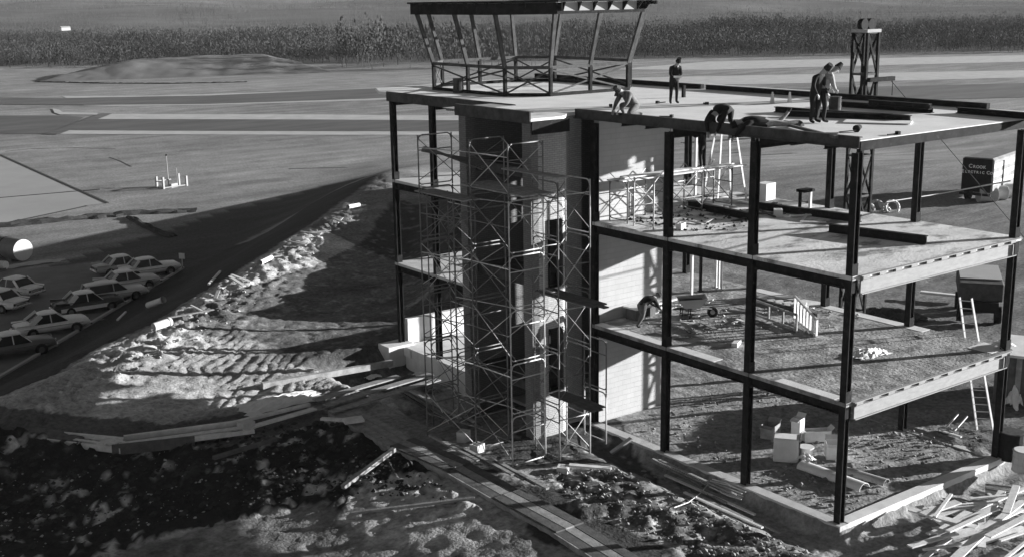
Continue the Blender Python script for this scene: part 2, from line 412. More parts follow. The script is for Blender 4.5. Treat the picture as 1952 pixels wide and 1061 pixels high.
def ground_mat():
    m = bpy.data.materials.new('earth_and_grass'); m.use_nodes = True
    n = m.node_tree.nodes; l = m.node_tree.links; b = n['Principled BSDF']; b.inputs['Roughness'].default_value = .95
    b.inputs['Specular IOR Level'].default_value = .1
    a = n.new('ShaderNodeVertexColor'); a.layer_name = 'tone'
    tc = n.new('ShaderNodeTexCoord')
    n1 = n.new('ShaderNodeTexNoise'); n1.inputs['Scale'].default_value = 4.5; n1.inputs['Detail'].default_value = 9; n1.inputs['Roughness'].default_value = .7
    l.new(tc.outputs['Object'], n1.inputs['Vector'])
    c1 = n.new('ShaderNodeMapRange'); c1.inputs[1].default_value = .3; c1.inputs[2].default_value = .7; c1.inputs[3].default_value = .45; c1.inputs[4].default_value = 1.5
    l.new(n1.outputs[0], c1.inputs[0])
    mp = n.new('ShaderNodeMapping'); mp.inputs['Rotation'].default_value = (0, 0, R(-35)); mp.inputs['Scale'].default_value = (.05, .3, 1)
    l.new(tc.outputs['Object'], mp.inputs[0])
    n2 = n.new('ShaderNodeTexNoise'); n2.inputs['Scale'].default_value = 1; n2.inputs['Detail'].default_value = 6; l.new(mp.outputs[0], n2.inputs['Vector'])
    c2 = n.new('ShaderNodeMapRange'); c2.inputs[1].default_value = .3; c2.inputs[2].default_value = .7; c2.inputs[3].default_value = .72; c2.inputs[4].default_value = 1.25
    l.new(n2.outputs[0], c2.inputs[0])
    v = n.new('ShaderNodeVectorMath'); v.operation = 'SCALE'; l.new(a.outputs[0], v.inputs[0]); l.new(c1.outputs[0], v.inputs['Scale'])
    w = n.new('ShaderNodeVectorMath'); w.operation = 'SCALE'; l.new(v.outputs[0], w.inputs[0]); l.new(c2.outputs[0], w.inputs['Scale'])
    l.new(w.outputs[0], b.inputs['Base Color'])
    n3 = n.new('ShaderNodeTexNoise'); n3.inputs['Scale'].default_value = 9; n3.inputs['Detail'].default_value = 6; l.new(tc.outputs['Object'], n3.inputs['Vector'])
    bp = n.new('ShaderNodeBump'); bp.inputs['Strength'].default_value = .6; bp.inputs['Distance'].default_value = .05
    l.new(n3.outputs[0], bp.inputs['Height']); l.new(bp.outputs[0], b.inputs['Normal'])
    return m
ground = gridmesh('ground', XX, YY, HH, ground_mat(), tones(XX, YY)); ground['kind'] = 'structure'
def hz(x, y): return float(height(np.array([[x]], float), np.array([[y]], float))[0, 0])
def GT(px, py, dz=0.0):
    """point of the ground under that spot of the survey photograph"""
    z = 0.0
    for _ in range(12):
        p = G(px, py, z); z = hz(p.x, p.y)
    p = G(px, py, z); return Vector((p.x, p.y, z+dz))

# flat paved and mown things on the low field
def sheet(name, pts, m, dz=.05, z=ZF, holes=None):
    P = gp(pts, z)
    mb = MB(); mb.add([(x, y, z+dz) for x, y in P], [tuple(range(len(P)))])
    o = mb.build(name, m); o['kind'] = 'structure'
    if o.data.polygons[0].normal.z < 0: o.data.flip_normals()
    return o
sheet('runway_verge', [(212, 218), (600, 219), (1150, 224), (1500, 226), (1500, 262), (1150, 259), (895, 258), (600, 258), (300, 257), (114, 256)], M['shoulder'], .05)
sheet('runway', [(186, 228), (600, 229), (1150, 232), (1500, 235), (1500, 255), (1150, 252), (600, 251), (300, 250), (128, 249)], M['runway'], .09)
sheet('taxiway', [(-60, 186), (118, 188), (400, 183), (700, 170), (950, 160), (950, 178), (700, 189), (400, 199), (160, 201), (-60, 200)], M['runway'], .09)
sheet('taxiway_verge', [(118, 184), (300, 183), (620, 173), (950, 156), (950, 181), (700, 192), (400, 201), (215, 203), (160, 201.5)], M['shoulder'], .05)
sheet('side_taxiway', [(-60, 221), (130, 221), (160, 224), (120, 250), (80, 256), (-60, 256)], M['runway'], .06)
sheet('link_road', [(192, 217.5), (214, 217.5), (114, 257), (84, 257)], M['runway'], .13)
sheet('perimeter_road', [(-60, 126), (0, 121), (110, 113), (190, 109), (215, 109.5), (120, 117), (0, 127), (-60, 132)], M['runway'], .09)
sheet('perimeter_verge', [(-60, 132), (0, 127), (120, 117), (330, 106.5), (380, 106.5), (180, 120), (0, 133.5), (-60, 139)], M['shoulder'], .05)
sheet('side_verge', [(100, 208), (104, 216), (115, 219.5), (186, 220), (186, 216.5), (120, 215), (112, 210)], M['shoulder'], .1)
sheet('far_runway', [(1170, 133), (1350, 118), (1600, 113), (2050, 104), (2050, 116), (1600, 127), (1350, 134)], M['shoulder'], .05)
sheet('far_taxiway', [(1150, 150), (1500, 143), (2050, 133), (2050, 146), (1500, 160), (1150, 166)], M['shoulder'], .05)
sheet('near_taxiway', [(1500, 170), (1800, 163), (2050, 157), (2050, 184), (1800, 190), (1500, 193)], M['runway'], .07)
sheet('apron', [(-120, 240), (0, 296), (205, 388), (160, 393), (0, 430), (-200, 452)], M['apron'], .05)
mbj = MB()
for a, b in (((0, 378), (190, 362)), ((0, 296), (205, 388)), ((-10, 431), (165, 394))):
    A = G(*a, ZF); B = G(*b, ZF); mbj.bar(A+Vector((0, 0, .07)), B+Vector((0, 0, .07)), .35, .05)
o = mbj.build('apron_joint', M['ditch']); o['kind'] = 'structure'
# long dark mound of spoil on the field
cM = G(400, 152, ZF)
def spoil():
    A = G(60, 158, ZF); B = G(640, 139, ZF); L = (B-A).length; u = (B-A).normalized(); v = Vector((-u.y, u.x, 0))
    if v.dot(FW) < 0: v = -v
    nu, nv = 90, 30; XX = np.zeros((nu, nv)); YY = XX.copy(); ZZ = XX.copy()
    for i in range(nu):
        for j in range(nv):
            a = i/(nu-1); b = j/(nv-1); wid = 85*math.sin(math.pi*min(1, a*1.0))**.6*(.35+.65*a)
            p = A+u*(L*a)+v*(wid*b); e = min(1, a*3.2, (1-a)*5)
            XX[i, j], YY[i, j] = p.x, p.y
            ZZ[i, j] = ZF-.3+(4.6*e**.8)*min(1, (b/.5))*(1 if b < .85 else (1-b)/.15)
    ZZ += (fbm(XX*.2, YY*.2, 3, 9)-.5)*.8*(ZZ > ZF+.2)
    o = gridmesh('earth_mound', XX, YY, ZZ, M['spoilm']); o['kind'] = 'structure'
M['spoilm'] = mat('spoil_heap', .15, .10, .08, .95)
spoil()
def strip(name, pts, w, m, z=ZF, amp=.3, kind='structure', seed=1):
    """low irregular strip (weedy ditch edge) following a line on the ground"""
    P = [G(a, b, z) for a, b in pts]; rows = []
    for a, b in zip(P, P[1:]):
        n = max(2, int((b-a).length/.9))
        for k in range(n): rows.append(a.lerp(b, k/n))
    rows.append(P[-1]); nu = len(rows); nv = 7
    XX = np.zeros((nu, nv)); YY = XX.copy(); ZZ = XX.copy()
    rnd = random.Random(seed)
    for i, p in enumerate(rows):
        q = rows[min(i+1, nu-1)]-rows[max(i-1, 0)]; v = Vector((-q.y, q.x, 0)).normalized(); ww = w*(.8+.4*rnd.random())
        for j in range(nv):
            c = (j/(nv-1)-.5)*ww; XX[i, j] = p.x+v.x*c; YY[i, j] = p.y+v.y*c
            ZZ[i, j] = z-.1+(.1+amp*rnd.random())*(0 if j in (0, nv-1) else 1)
    o = gridmesh(name, XX, YY, ZZ, m, smooth=False); o['kind'] = kind; return o
strip('weedy_ditch', [(-120, 438), (0, 430), (150, 416), (250, 407), (375, 401)], 3.4, M['ditch'], seed=2)
strip('drain_cut', [(246, 414), (275, 430), (300, 442), (330, 452)], 1.1, M['ditch'], seed=3)
strip('drain_cut', [(70, 156.6), (200, 159.5), (330, 160), (470, 157)], 2.2, M['ditch'], seed=4)
strip('wheel_track', [(10, 289), (60, 284), (140, 282), (220, 284)], .7, M['soil_dark'], amp=.02)
strip('wheel_track', [(208, 300), (230, 308), (250, 318)], .5, M['soil_dark'], amp=.02)
strip('wheel_track', [(180, 359), (240, 359), (300, 357)], .4, M['soil_dark'], amp=.02)
strip('wheel_track', [(550, 322), (640, 320), (740, 318), (860, 312)], .9, M['soil_dark'], amp=.02)
strip('wheel_track', [(1300, 272), (1450, 262), (1600, 250), (1750, 238)], .9, M['soil_dark'], z=-3.4, amp=.02)

# ------------------------------------------------------------------ hills and woods
def skyline(px): # photo row of the hill top for a direction
    y = -26+7*math.sin(px*.004)
    return y
def gap(px): return 30*math.exp(-((px-440)/48)**2)+28*math.exp(-((px-955)/45)**2)
az_l = []
NA, ND = 150, 70
HX = np.zeros((NA, ND)); HY = HX.copy(); HZ = HX.copy()
def hill_z(px, k):
    """k 0..1 from the foot of the wood to the crest"""
    return k
dists = [430+ (2700-430)*(k/(ND-1))**1.5 for k in range(ND)]
rng = random.Random(3)
for i in range(NA):
    px = -420+2900*i/(NA-1)
    d = (FW + RT*((px-976)/CAM['f']) + UP*((530.5+26)/CAM['f'])); d = Vector((d.x, d.y, 0)); k = d.dot(Vector((FW.x, FW.y, 0)).normalized()); d = d/k
    dr = FW + RT*((px-976)/CAM['f']) + UP*((530.5-skyline(px))/CAM['f']); slope_top = dr.z/Vector((dr.x, dr.y, 0)).length*d.length
    ztop = CL.z+slope_top*2700
    for j, dd in enumerate(dists):
        p = CL+d*dd; t = j/(ND-1); tt = (dd-430)/(2700-430)
        z = ZF-1+(ztop-ZF+1)*(tt**1.25)
        z += (mnoise.noise(Vector((p.x*.0035, p.y*.0035, 1)))*8+mnoise.noise(Vector((p.x*.011, p.y*.011, 4)))*3)*math.sin(math.pi*min(1, max(0, tt)))*1.0
        z -= gap(px)/CAM['f']*2700*tt**7
        HX[i, j], HY[i, j], HZ[i, j] = p.x, p.y, z
o = gridmesh('hills', HX, HY, HZ, M['hills']); o['kind'] = 'structure'
# woods: thousands of bare trees, nobody could count them
def tuft(V, F, x, y, z, h, w, rnd, n=9):
    """a loose crown of small twig-sized faces on a thin trunk"""
    q = rnd.uniform(.04, .075)*h if n > 8 else .16*h
    for _ in range(n):
        a = rnd.random()*math.tau; e = rnd.random()**.45; u = rnd.uniform(-1, 1); rr = w*.5*e*math.sqrt(1-u*u)
        cx, cy_, cz = x+math.cos(a)*rr, y+math.sin(a)*rr, z+h*(.58+.42*u*e); b = rnd.random()*math.tau; t = rnd.uniform(-.8, .8)
        dx, dy = math.cos(b)*q*.35, math.sin(b)*q*.35; k = len(V)
        V += [(cx-dx, cy_-dy, cz-q*.5), (cx+dx, cy_+dy, cz-q*.3), (cx+dx*t, cy_+dy*t+.2, cz+q*.7)]; F.append((k, k+1, k+2))
    if n > 8:
        k = len(V); V += [(x-.03*w, y, z), (x+.03*w, y, z), (x, y, z+h*.7)]; F.append((k, k+1, k+2))
def wood(name, n, m, dlo, dhi, hlo, hhi, label, rnd, cond=None, pw=1.0, extra=0):
    V = []; F = []
    idx = np.array(dists)
    for _ in range(n):
        px = -80+2110*rnd.random(); dd = dlo+(dhi-dlo)*rnd.random()**pw
        if cond and not cond(px, dd): continue
        d = (FW + RT*((px-976)/CAM['f'])); d = Vector((d.x, d.y, 0)); d = d/d.dot(Vector((FW.x, FW.y, 0)).normalized())
        p = CL+d*dd
        i = min(NA-2, max(0, int((px+420)/2900*(NA-1)))); j = min(ND-2, max(0, int(np.searchsorted(idx, dd))-1))
        z = max(ZF, float(HZ[i, j])*.5+float(HZ[i, j+1])*.5)-.5
        if dd < 440: z = ZF-.1
        cl_ = .55+.9*(mnoise.noise(Vector((p.x*.02, p.y*.02, 7)))*.5+.5)
        tuft(V, F, p.x, p.y, z, rnd.uniform(hlo, hhi)*cl_, rnd.uniform(3, 6)*(1+dd/2500), rnd, 64 if dd < 700 else 10)
    me = bpy.data.meshes.new(name); me.from_pydata(V, [], F); me.materials.append(m); me.update()
    o = bpy.data.objects.new(name, me); COL.objects.link(o); tag(o, label, 'woodland', kind='stuff'); return o
rw = random.Random(11)
wood('dark_wood', 6500, M['evergreen'], 458, 620, 4, 9, 'dark band of pines along the far edge of the airfield', rw, lambda px, d: not (640 < px < 860) or rw.random() < .25)
wood('bare_wood', 6000, M['trees'], 440, 660, 4, 10, 'grey leafless trees bordering the airfield', rw)
wood('hillside_wood', 26000, M['trees'], 620, 2600, 3, 6, 'leafless woods covering the distant hillsides', rw, pw=1.3)
wood('pine_patches', 9000, M['evergreen'], 620, 2300, 4, 9, 'scattered dark evergreen stands on the hills', rw, lambda px, d: mnoise.noise(Vector((px*.006, d*.006, 9))) > .12, pw=1.2)
wood('bare_grove', 330, M['trees'], 395, 455, 11, 17, 'loose grove of tall bare trees standing out behind the tower cab', rw, lambda px, d: 660 < px < 1040)

# ------------------------------------------------------------------ the steel frame building
BL = empty('office_building', (0, 0, 0), 0, 'unfinished three storey steel frame building with open concrete floors', 'building')
Z1, Z2, Z3 = 3.88, 7.70, 11.58
def hcol(x, y, z0, z1, s=.23):
    mb = MB(); t = .03
    mb.box(x-s/2, x-s/2+t, y-s/2, y+s/2, z0, z1); mb.box(x+s/2-t, x+s/2, y-s/2, y+s/2, z0, z1)
    mb.box(x-s/2+t, x+s/2-t, y-t/2, y+t/2, z0, z1)
    for zz in (Z1, Z2):          # splice plates and beam seats
        mb.box(x-s/2-.02, x+s/2+.02, y-s/2-.012, y-s/2, zz-.5, zz+.35)
    return mb
FY = [0.0, 3.76, 7.52, 11.3, 21.85, 25.05]
BY = [0.0, 3.76, 7.52, 11.3, 15.0, 18.4, 21.85, 25.05]
for y in FY: hcol(0, y, -.35 if y < 20 else -1.1, 11.22).build('column', M['steel'], BL)
for y in BY: hcol(8.4, y, -.3, 11.22).build('column', M['steel'], BL)
def ibeam(a, b, h=.38, w=.2, t=.03):
    a = Vector(a); b = Vector(b); mb = MB()
    mb.bar(a+Vector((0, 0, h/2-t/2)), b+Vector((0, 0, h/2-t/2)), w, t); mb.bar(a-Vector((0, 0, h/2-t/2)), b-Vector((0, 0, h/2-t/2)), w, t)
    mb.bar(a, b, t, h-2*t); return mb
def span(ys, x, zt, h=.28, m='steel', name='edge_beam'):
    for a, b in zip(ys, ys[1:]):
        if b-a > 6: continue
        ibeam((x, a+.17, zt-h/2), (x, b-.17, zt-h/2), h).build(name, M[m], BL)
for zt in (Z1-.13, Z2-.13):
    span(FY[:4], 0, zt); span(BY[:5], 8.4, zt); span([15.7, 18.8, 21.85, 25.05], 0, zt)
    ibeam((.17, 25.05, zt-.19), (4.2, 25.05, zt-.19)).build('end_beam', M['steel'], BL)
    for y in (3.76, 7.52, 18.6, 21.85): ibeam((.17, y, zt-.19), (8.22 if y < 12 else 4.2, y, zt-.19)).build('floor_beam', M['steel'], BL)
    for y in (1.25, 2.5, 5.0, 6.25, 8.8, 10.0, 17, 20.2, 23.4): ibeam((.12, y, zt-.12), (8.28 if y < 12 else 4.2, y, zt-.12), .2, .1, .015).build('joist', M['steel'], BL)
for y in (3.76, 7.52, 15.6, 18.6, 21.85, 25.05): ibeam((.17, y, 11.2), (10.3, y, 11.2)).build('roof_beam', M['steel'], BL)
for y in (1.25, 2.5, 5.0, 6.25, 8.8, 10.0, 17, 20.2, 23.4): ibeam((.12, y, 11.3), (10.3, y, 11.3), .2, .1, .015).build('joist', M['steel'], BL)
span([0, 3.76, 7.52, 11.3, 15, 18.4, 21.85, 25.05], 10.3, 11.4)
# slabs
def slab(name, boxes, m, z, t=.12):
    mb = MB()
    for x0, x1, y0, y1 in boxes: mb.box(x0, x1, y0, y1, z-t, z)
    return mb.build(name, m, BL)
slab('floor_slab', [(-.12, 8.62, -.14, 11.28)], M['floor2'], Z1)
slab('floor_slab', [(-.12, 8.62, -.14, 11.28)], M['floor3'], Z2)
slab('wing_floor_slab', [(-.12, 4.25, 15.85, 25.2)], M['concrete'], Z1)
slab('wing_floor_slab', [(-.12, 4.25, 15.85, 25.2)], M['concrete'], Z2)
slab('core_floor_slab', [(4.05, 8.62, 11.29, 15.84)], M['floor2'], Z1)
slab('core_floor_slab', [(4.05, 8.62, 11.29, 15.84)], M['floor3'], Z2)
# light curbs left along the edges of the two floors
for z, segs in ((Z1, [(-.10, .28, 7.7, 11.2), (-.10, .34, 5.2, 7.4), (-.10, .30, .3, 2.6), (8.1, 8.6, 3, 11), (7.6, 8.6, 0, .9)]),):
    for (x0, x1, y0, y1) in segs:
        MB().box(x0, x1, y0, y1, z, z+.012).build('mortar_strip', M['wallc'], BL)
# bright channel spandrels of the right side, with the open ends of the deck cells above them
for z in (Z1, Z2):
    mb = MB(); mb.box(.2, 8.2, -.20, -.145, z-.52, z-.14); mb.box(.2, 8.2, -.26, -.145, z-.55, z-.52); mb.box(.2, 8.2, -.26, -.145, z-.14, z-.115)
    mb.build('channel_spandrel', M['steel_light'], BL)
    n = 11
    for k in range(n):
        x = .25+k*.76
        MB().box(x, x+.30, -.24, -.142, z-.11, z-.025).build('deck_spacer', M['steel_light'], BL)
    MB().box(.15, 8.5, -.26, -.145, z-.02, z+.004).build('edge_angle', M['steel_light'], BL)
for z in (Z1, Z2): MB().box(8.0, 8.2, -.3, -.26, z-.5, z-.1).build('end_plate', M['steel'], BL)
# roof deck
CURVE = [(-2.85, 11.32), (-2.3, 11.30), (-1.8, 11.28), (-1.45, 11.32), (-1.2, 11.45), (-1.0, 11.66), (-.78, 11.90), (-.5, 12.10), (-.15, 12.22), (.2, 12.26)]
mb = MB(); mb.prism([(-.1, -.12), (10.55, -.12), (10.55, 28.2), (1.0, 28.2), (0.0, 26.2), (-.1, 26.0), (-.1, 15.72), (-2.9, 15.72), (-2.9, 11.24)]+CURVE[1:-2]+[(-.1, 12.2)], Z3-.12, Z3)
roof = mb.build('roof_slab', M['roofdeck'], BL)
ch = MB(); ch.box(-.16, -.11, -.16, 12.2, 11.38, 11.66); ch.box(-.16, -.02, -.16, 12.2, 11.66, 11.69); ch.box(-.24, -.11, -.16, 12.2, 11.36, 11.382)
ch.build('roof_fascia', M['steel_grey'], BL)
ch = MB(); ch.box(-.105, 10.5, -.18, -.13, 11.30, 11.56); ch.build('roof_fascia', M['steel'], BL)
ch = MB(); ch.box(-2.97, -2.91, 11.22, 15.75, 11.42, 11.80); ch.box(-2.97, -2.80, 11.22, 15.75, 11.80, 11.83); ch.build('tower_fascia', M['steel_grey'], BL)
ch = MB(); ch.box(-.17, -.11, 15.8, 25.3, 11.2, 11.62); ch.build('wing_fascia', M['steel_grey'], BL)
MB().box(-2.9, -1.25, 11.17, 11.215, 11.05, 11.50).build('sun_leak_strip', M['steel'], BL)  # added strip; keeps low sun from leaking under the roof edge
# corrugated deck edge left of the tower
cd = MB()
for k in range(9): cd.box(-2.6+.03, -.3, 15.74+k*.14, 15.74+k*.14+.07, Z3-.10, Z3-.02)
cd.box(-2.6, -.2, 15.73, 17.1, Z3-.02, Z3+.006); cd.build('deck_overhang', M['steel_light'], BL)
# low upstand around the back of the roof
for a, b in ((2.5, 9.5), (9.8, 15.9), (16.2, 28.0)):
    MB().box(10.30, 10.5, a, b, Z3+.003, Z3+.20).build('roof_upstand', M['steel'], BL)
MB().box(10.28, 10.52, 9.6, 15.9, Z3+.205, Z3+.23).build('upstand_capping', M['wallc'], BL)
# foundations
fw = MB(); fw.box(-.24, .16, -.24, 15.2, -.9, .05); fw.build('foundation_wall', M['concrete'], BL)
fw = MB(); fw.box(.16, 8.6, -.24, .16, -.9, .06); fw.build('foundation_wall', M['wallc'], BL)
fw = MB(); fw.box(-.20, .16, 15.2, 24.4, -1.6, .02); fw.build('foundation_wall', M['wallc'], BL)
fw = MB(); fw.box(8.3, 8.6, .14, 25.2, -.7, -.02); fw.build('foundation_wall', M['concrete'], BL)
fw = MB(); fw.box(.17, 3.4, 15.7, 24.8, -.3, -.01); fw.build('ground_slab', M['wallc'], BL)
fw = MB(); fw.box(.3, 7.9, 24.95, 25.2, -.2, 1.15); fw.build('low_end_wall', M['wallc'], BL)
fw = MB(); fw.prism([(-1.0, 24.55), (.35, 24.5), (.35, 25.5), (-1.0, 25.5)], -1.5, .10); fw.prism([(-.25, 23.9), (.3, 23.9), (.3, 24.5), (-.25, 24.5)], -.4, -.02); fw.build('corner_footing', M['wallc'], BL)

# brick stair tower
def wallpath(pts, th, z0, z1, holes=None):
    """wall of thickness th behind a polyline; holes = {segment index: [(za, zb), ...]}"""
    mb = MB(); n = len(pts); off = []
    for i in range(n):
        a = Vector(pts[max(0, i-1)]); b = Vector(pts[min(n-1, i+1)]); d = (b-a).normalized(); off.append((pts[i][0]-d.y*th, pts[i][1]+d.x*th))
    for i in range(n-1):
        zs = [(z0, z1)]
        for h0, h1 in (holes or {}).get(i, []):
            zs = [q for a, b in zs for q in ((a, min(b, h0)), (max(a, h1), b)) if q[1]-q[0] > .02]
        for a, b in zs: mb.prism([pts[i], pts[i+1], off[i+1], off[i]], a, b)
    return mb
wins = [(5.55, 8.0), (1.7, 4.05), (.02, .03)]
w1 = wallpath([(-2.55, 11.34), (-2.15, 11.31), (-1.50, 11.30)]+CURVE[4:], .28, -.8, 11.44, {1: wins[:2]})
uvbox(w1.build('curved_brick_wall', M['brick'], BL))
for z0, z1 in wins[:2]:
    MB().box(-2.16, -2.10, 11.27, 11.6, z0, z1).build('window_jamb', M['steel'], BL)
    MB().box(-1.54, -1.50, 11.27, 11.6, z0, z1).build('window_jamb', M['steel_grey'], BL)
    MB().box(-2.2, -1.46, 11.24, 11.6, z0-.08, z0).build('window_sill', M['concrete'], BL)
uvbox(MB().box(-2.86, -2.54, 11.33, 11.80, -1.2, 11.42).build('brick_pier', M['brick_mid'], BL))
uvbox(MB().box(-2.86, -2.44, 15.22, 15.66, -1.6, 11.42).build('brick_pier', M['brick_mid'], BL))
uvbox(MB().box(-2.43, 4.0, 15.40, 15.66, -1.6, 11.44).build('brick_side_wall', M['brick_mid'], BL))
pz1 = (GX(978, 622, y=15.4).z, GX(978, 535, y=15.4).z); pz2 = (GX(978, 425, y=15.4).z, GX(978, 345, y=15.4).z)
bk = MB(); ya, yb = 13.32, 13.84
bk.box(3.72, 4.0, 11.56, ya, -.2, 11.44); bk.box(3.72, 4.0, yb, 15.39, -.2, 11.44)
up = .80
cuts = [(-.2, pz1[0]+up), (pz1[1]+up, pz2[0]+up), (pz2[1]+up, 11.44)]
for a, b in cuts: bk.box(3.72, 4.0, ya, yb, a, b)
bk.box(3.74, 3.98, ya, yb, pz2[0]+up+.55, pz2[0]+up+.85)
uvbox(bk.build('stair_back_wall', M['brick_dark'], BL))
uvbox(MB().box(.2, 3.715, 11.3, 11.555, -.2, 11.40).build('side_wall', M['plaster'], BL))
for z in (5.85, 9.75, 1.9): MB().box(-2.4, -1.0, 11.85, 15.38, z-.35, z).build('stair_landing', M['steel_grey'], BL)
MB().box(-.9, 3.7, 11.85, 15.38, .0, .12).build('stair_floor', M['concrete'], BL)
# scratch coat ladder of block ends beside the pier (toothing left for later brickwork)
for k in range(5):
    MB().box(-.35+.12*k, -.29+.12*k, 15.9, 16.0, 1.05, 3.3).build('upright_stud', M['wood_light'], BL)

# ------------------------------------------------------------------ control cab frame on the roof
CB = empty('control_cab_frame', (5.6, 22.15, Z3), 0, 'eight sided steel frame of the airport control cab with outward leaning mullions on the roof', 'tower cab')
cx0, cy0 = 5.6, 22.15
def octo(d, cut=1.35):
    hx, hy = 3.5+d, 4.05+d; c = cut+d*.586
    return [(cx0-hx, cy0+hy-c), (cx0-hx, cy0-hy+c), (cx0-hx+c, cy0-hy), (cx0+hx-c, cy0-hy), (cx0+hx, cy0-hy+c), (cx0+hx, cy0+hy-c), (cx0+hx-c, cy0+hy), (cx0-hx+c, cy0+hy)]
base = octo(0); top = octo(.66); fas = octo(.98)
def mid(a, b): return ((a[0]+b[0])/2, (a[1]+b[1])/2)
def withmids(o): # long sides carry a middle post
    r = []
    for i in range(8):
        r.append(o[i])
        if i % 2 == 0: r.append(mid(o[i], o[(i+1) % 8]))
    return r
bp_, tp_ = withmids(base), withmids(top)
ZR, ZT, ZTT = Z3+1.18, 14.93, 15.42
parts = []
for (bx_, by_), (tx_, ty_) in zip(bp_, tp_):
    parts.append(MB().bar((bx_, by_, Z3), (bx_, by_, ZR), .13, .13, up=(0, 1, 0)).build('base_post', M['steel'], None))
    q = MB(); q.bar((bx_, by_, ZR), (tx_, ty_, ZT+.1), .12, .16, up=(bx_-cx0, by_-cy0, 0)); parts.append(q.build('mullion', M['steel_grey'], None))
for i in range(8):
    a, b = base[i], base[(i+1) % 8]
    parts.append(MB().bar((*a, ZR), (*b, ZR), .12, .13).build('sill_rail', M['steel_grey'], None))
    parts.append(MB().bar((*a, Z3+.07), (*b, Z3+.07), .12, .13).build('base_rail', M['steel'], None))
    parts.append(MB().bar((a[0], a[1], Z3+.1), (b[0], b[1], ZR-.1), .03, .07).build('cross_brace', M['steel_grey'], None))
    parts.append(MB().bar((b[0], b[1], Z3+.1), (a[0], a[1], ZR-.1), .03, .07).build('cross_brace', M['steel_grey'], None))
for i in range(8):
    a, b = fas[i], fas[(i+1) % 8]; ta, tb = top[i], top[(i+1) % 8]
    parts.append(MB().bar((*a, ZTT), (*b, ZTT), .10, .07).build('eave_angle', M['steel'], None))
    parts.append(MB().bar((*ta, ZT+.05), (*tb, ZT+.05), .12, .12).build('head_beam', M['steel'], None))
    L = math.dist(a, b); n = max(2, round(L/.82))
    for k in range(n):
        u = (k+.5)/n; p = (a[0]+(b[0]-a[0])*u, a[1]+(b[1]-a[1])*u); t2 = (ta[0]+(tb[0]-ta[0])*u, ta[1]+(tb[1]-ta[1])*u)
        nx, ny = p[0]-t2[0], p[1]-t2[1]; q = MB()
        inn = (t2[0]-nx*1.4, t2[1]-ny*1.4)
        d = Vector((b[0]-a[0], b[1]-a[1], 0)).normalized()*.02
        A = [Vector((*inn, ZTT-.02)), Vector((*p, ZTT-.02)), Vector((*t2, ZT+.02)), Vector((*mid(inn, t2), ZT+.02))]
        q.add([x-d for x in A]+[x+d for x in A], [(0, 1, 2, 3), (7, 6, 5, 4), (0, 4, 5, 1), (1, 5, 6, 2), (2, 6, 7, 3), (3, 7, 4, 0)])
        parts.append(q.build('eave_bracket', M['steel'], None))
    if i == 2:
        q = MB(); y_ = a[1]+.30; q.box(a[0]+.5, b[0]-.5, y_, y_+.05, ZT+.05, ZTT-.06); parts.append(q.build('eave_soffit', M['apron'], None))
    if i in (0, 1, 7, 5, 6):
        q = MB(); nrm = Vector((b[1]-a[1], a[0]-b[0], 0)).normalized()
        fa, fb = Vector((*mid(a, ta), 0)), Vector((*mid(b, tb), 0))
        if i in (0, 1): fa, fb = Vector((*a, 0)).lerp(Vector((*ta, 0)), .25), Vector((*b, 0)).lerp(Vector((*tb, 0)), .25)
        q.add([fa+Vector((0, 0, ZT)), fb+Vector((0, 0, ZT)), fb+Vector((0, 0, ZTT-.04)), fa+Vector((0, 0, ZTT-.04)),
               fa*.997+Vector((0, 0, ZT)), fb*.997+Vector((0, 0, ZT)), fb*.997+Vector((0, 0, ZTT-.04)), fa*.997+Vector((0, 0, ZTT-.04))],
              [(0, 1, 2, 3), (7, 6, 5, 4), (0, 4, 5, 1), (3, 2, 6, 7), (0, 3, 7, 4), (1, 5, 6, 2)])
        parts.append(q.build('eave_panel', M['steel'], None))
for k in range(9):   # roof purlins seen through the open eaves
    x = cx0-3.6+k*.9; parts.append(MB().bar((x, cy0-4.3, ZTT-.12), (x, cy0+4.3, ZTT-.12), .06, .14).build('purlin', M['steel'], None))
q = MB(); q.prism(octo(.75), ZTT-.045, ZTT-.02); parts.append(q.build('cab_deck', M['roofdeck'], None))
for k in range(7):  # deck plate behind the right eave
    pass
attach(CB, parts)

# ------------------------------------------------------------------ lattice hoist tower
HXY = (10.93, 8.15)
HO = empty('hoist_tower', (HXY[0], HXY[1], 0), 0, 'tall dark lattice material hoist mast with pulley head behind the roof', 'hoist')
pr_ = []; w = .33; hx, hy = HXY; HT = 14.1
cs = [(hx-w, hy-w), (hx+w, hy-w), (hx+w, hy+w), (hx-w, hy+w)]
for c in cs: pr_.append(MB().bar((*c, -.2), (*c, HT), .11 if c[1] < hy and c[0] < hx+9 else .09, .11, up=(0, 1, 0)).build('mast_leg', M['steel'], None))
nb = 9
for k in range(nb):
    z0, z1 = HT*k/nb, HT*(k+1)/nb
    for i in range(4):
        a, b = cs[i], cs[(i+1) % 4]
        pr_.append(MB().bar((*a, z1), (*b, z1), .05, .08).build('lattice_strut', M['steel_grey'], None))
        pr_.append(MB().bar((*(a if k % 2 else b), z0), (*(b if k % 2 else a), z1), .05, .08).build('lattice_brace', M['steel'], None))
q = MB(); q.box(hx-.42, hx+.42, hy-.38, hy+.38, HT, HT+.12); pr_.append(q.build('head_frame', M['steel_light'], None))
for s in (-.22, .22):
    q = MB(); q.tube((hx+s, hy-.10, HT+.30), (hx+s, hy+.10, HT+.30), .22, 14); pr_.append(q.build('pulley_wheel', M['black'], None))
q = MB(); q.bar((hx-.5, hy-.6, 12.35), (hx+.9, hy-.7, 12.35), .16, .16); pr_.append(q.build('cathead_arm', M['steel'], None))
q = MB(); q.tube((hx+.85, hy-.7, 12.3), (hx+.85, hy-.7, 11.7), .015, 4); pr_.append(q.build('hoist_rope', M['black'], None))
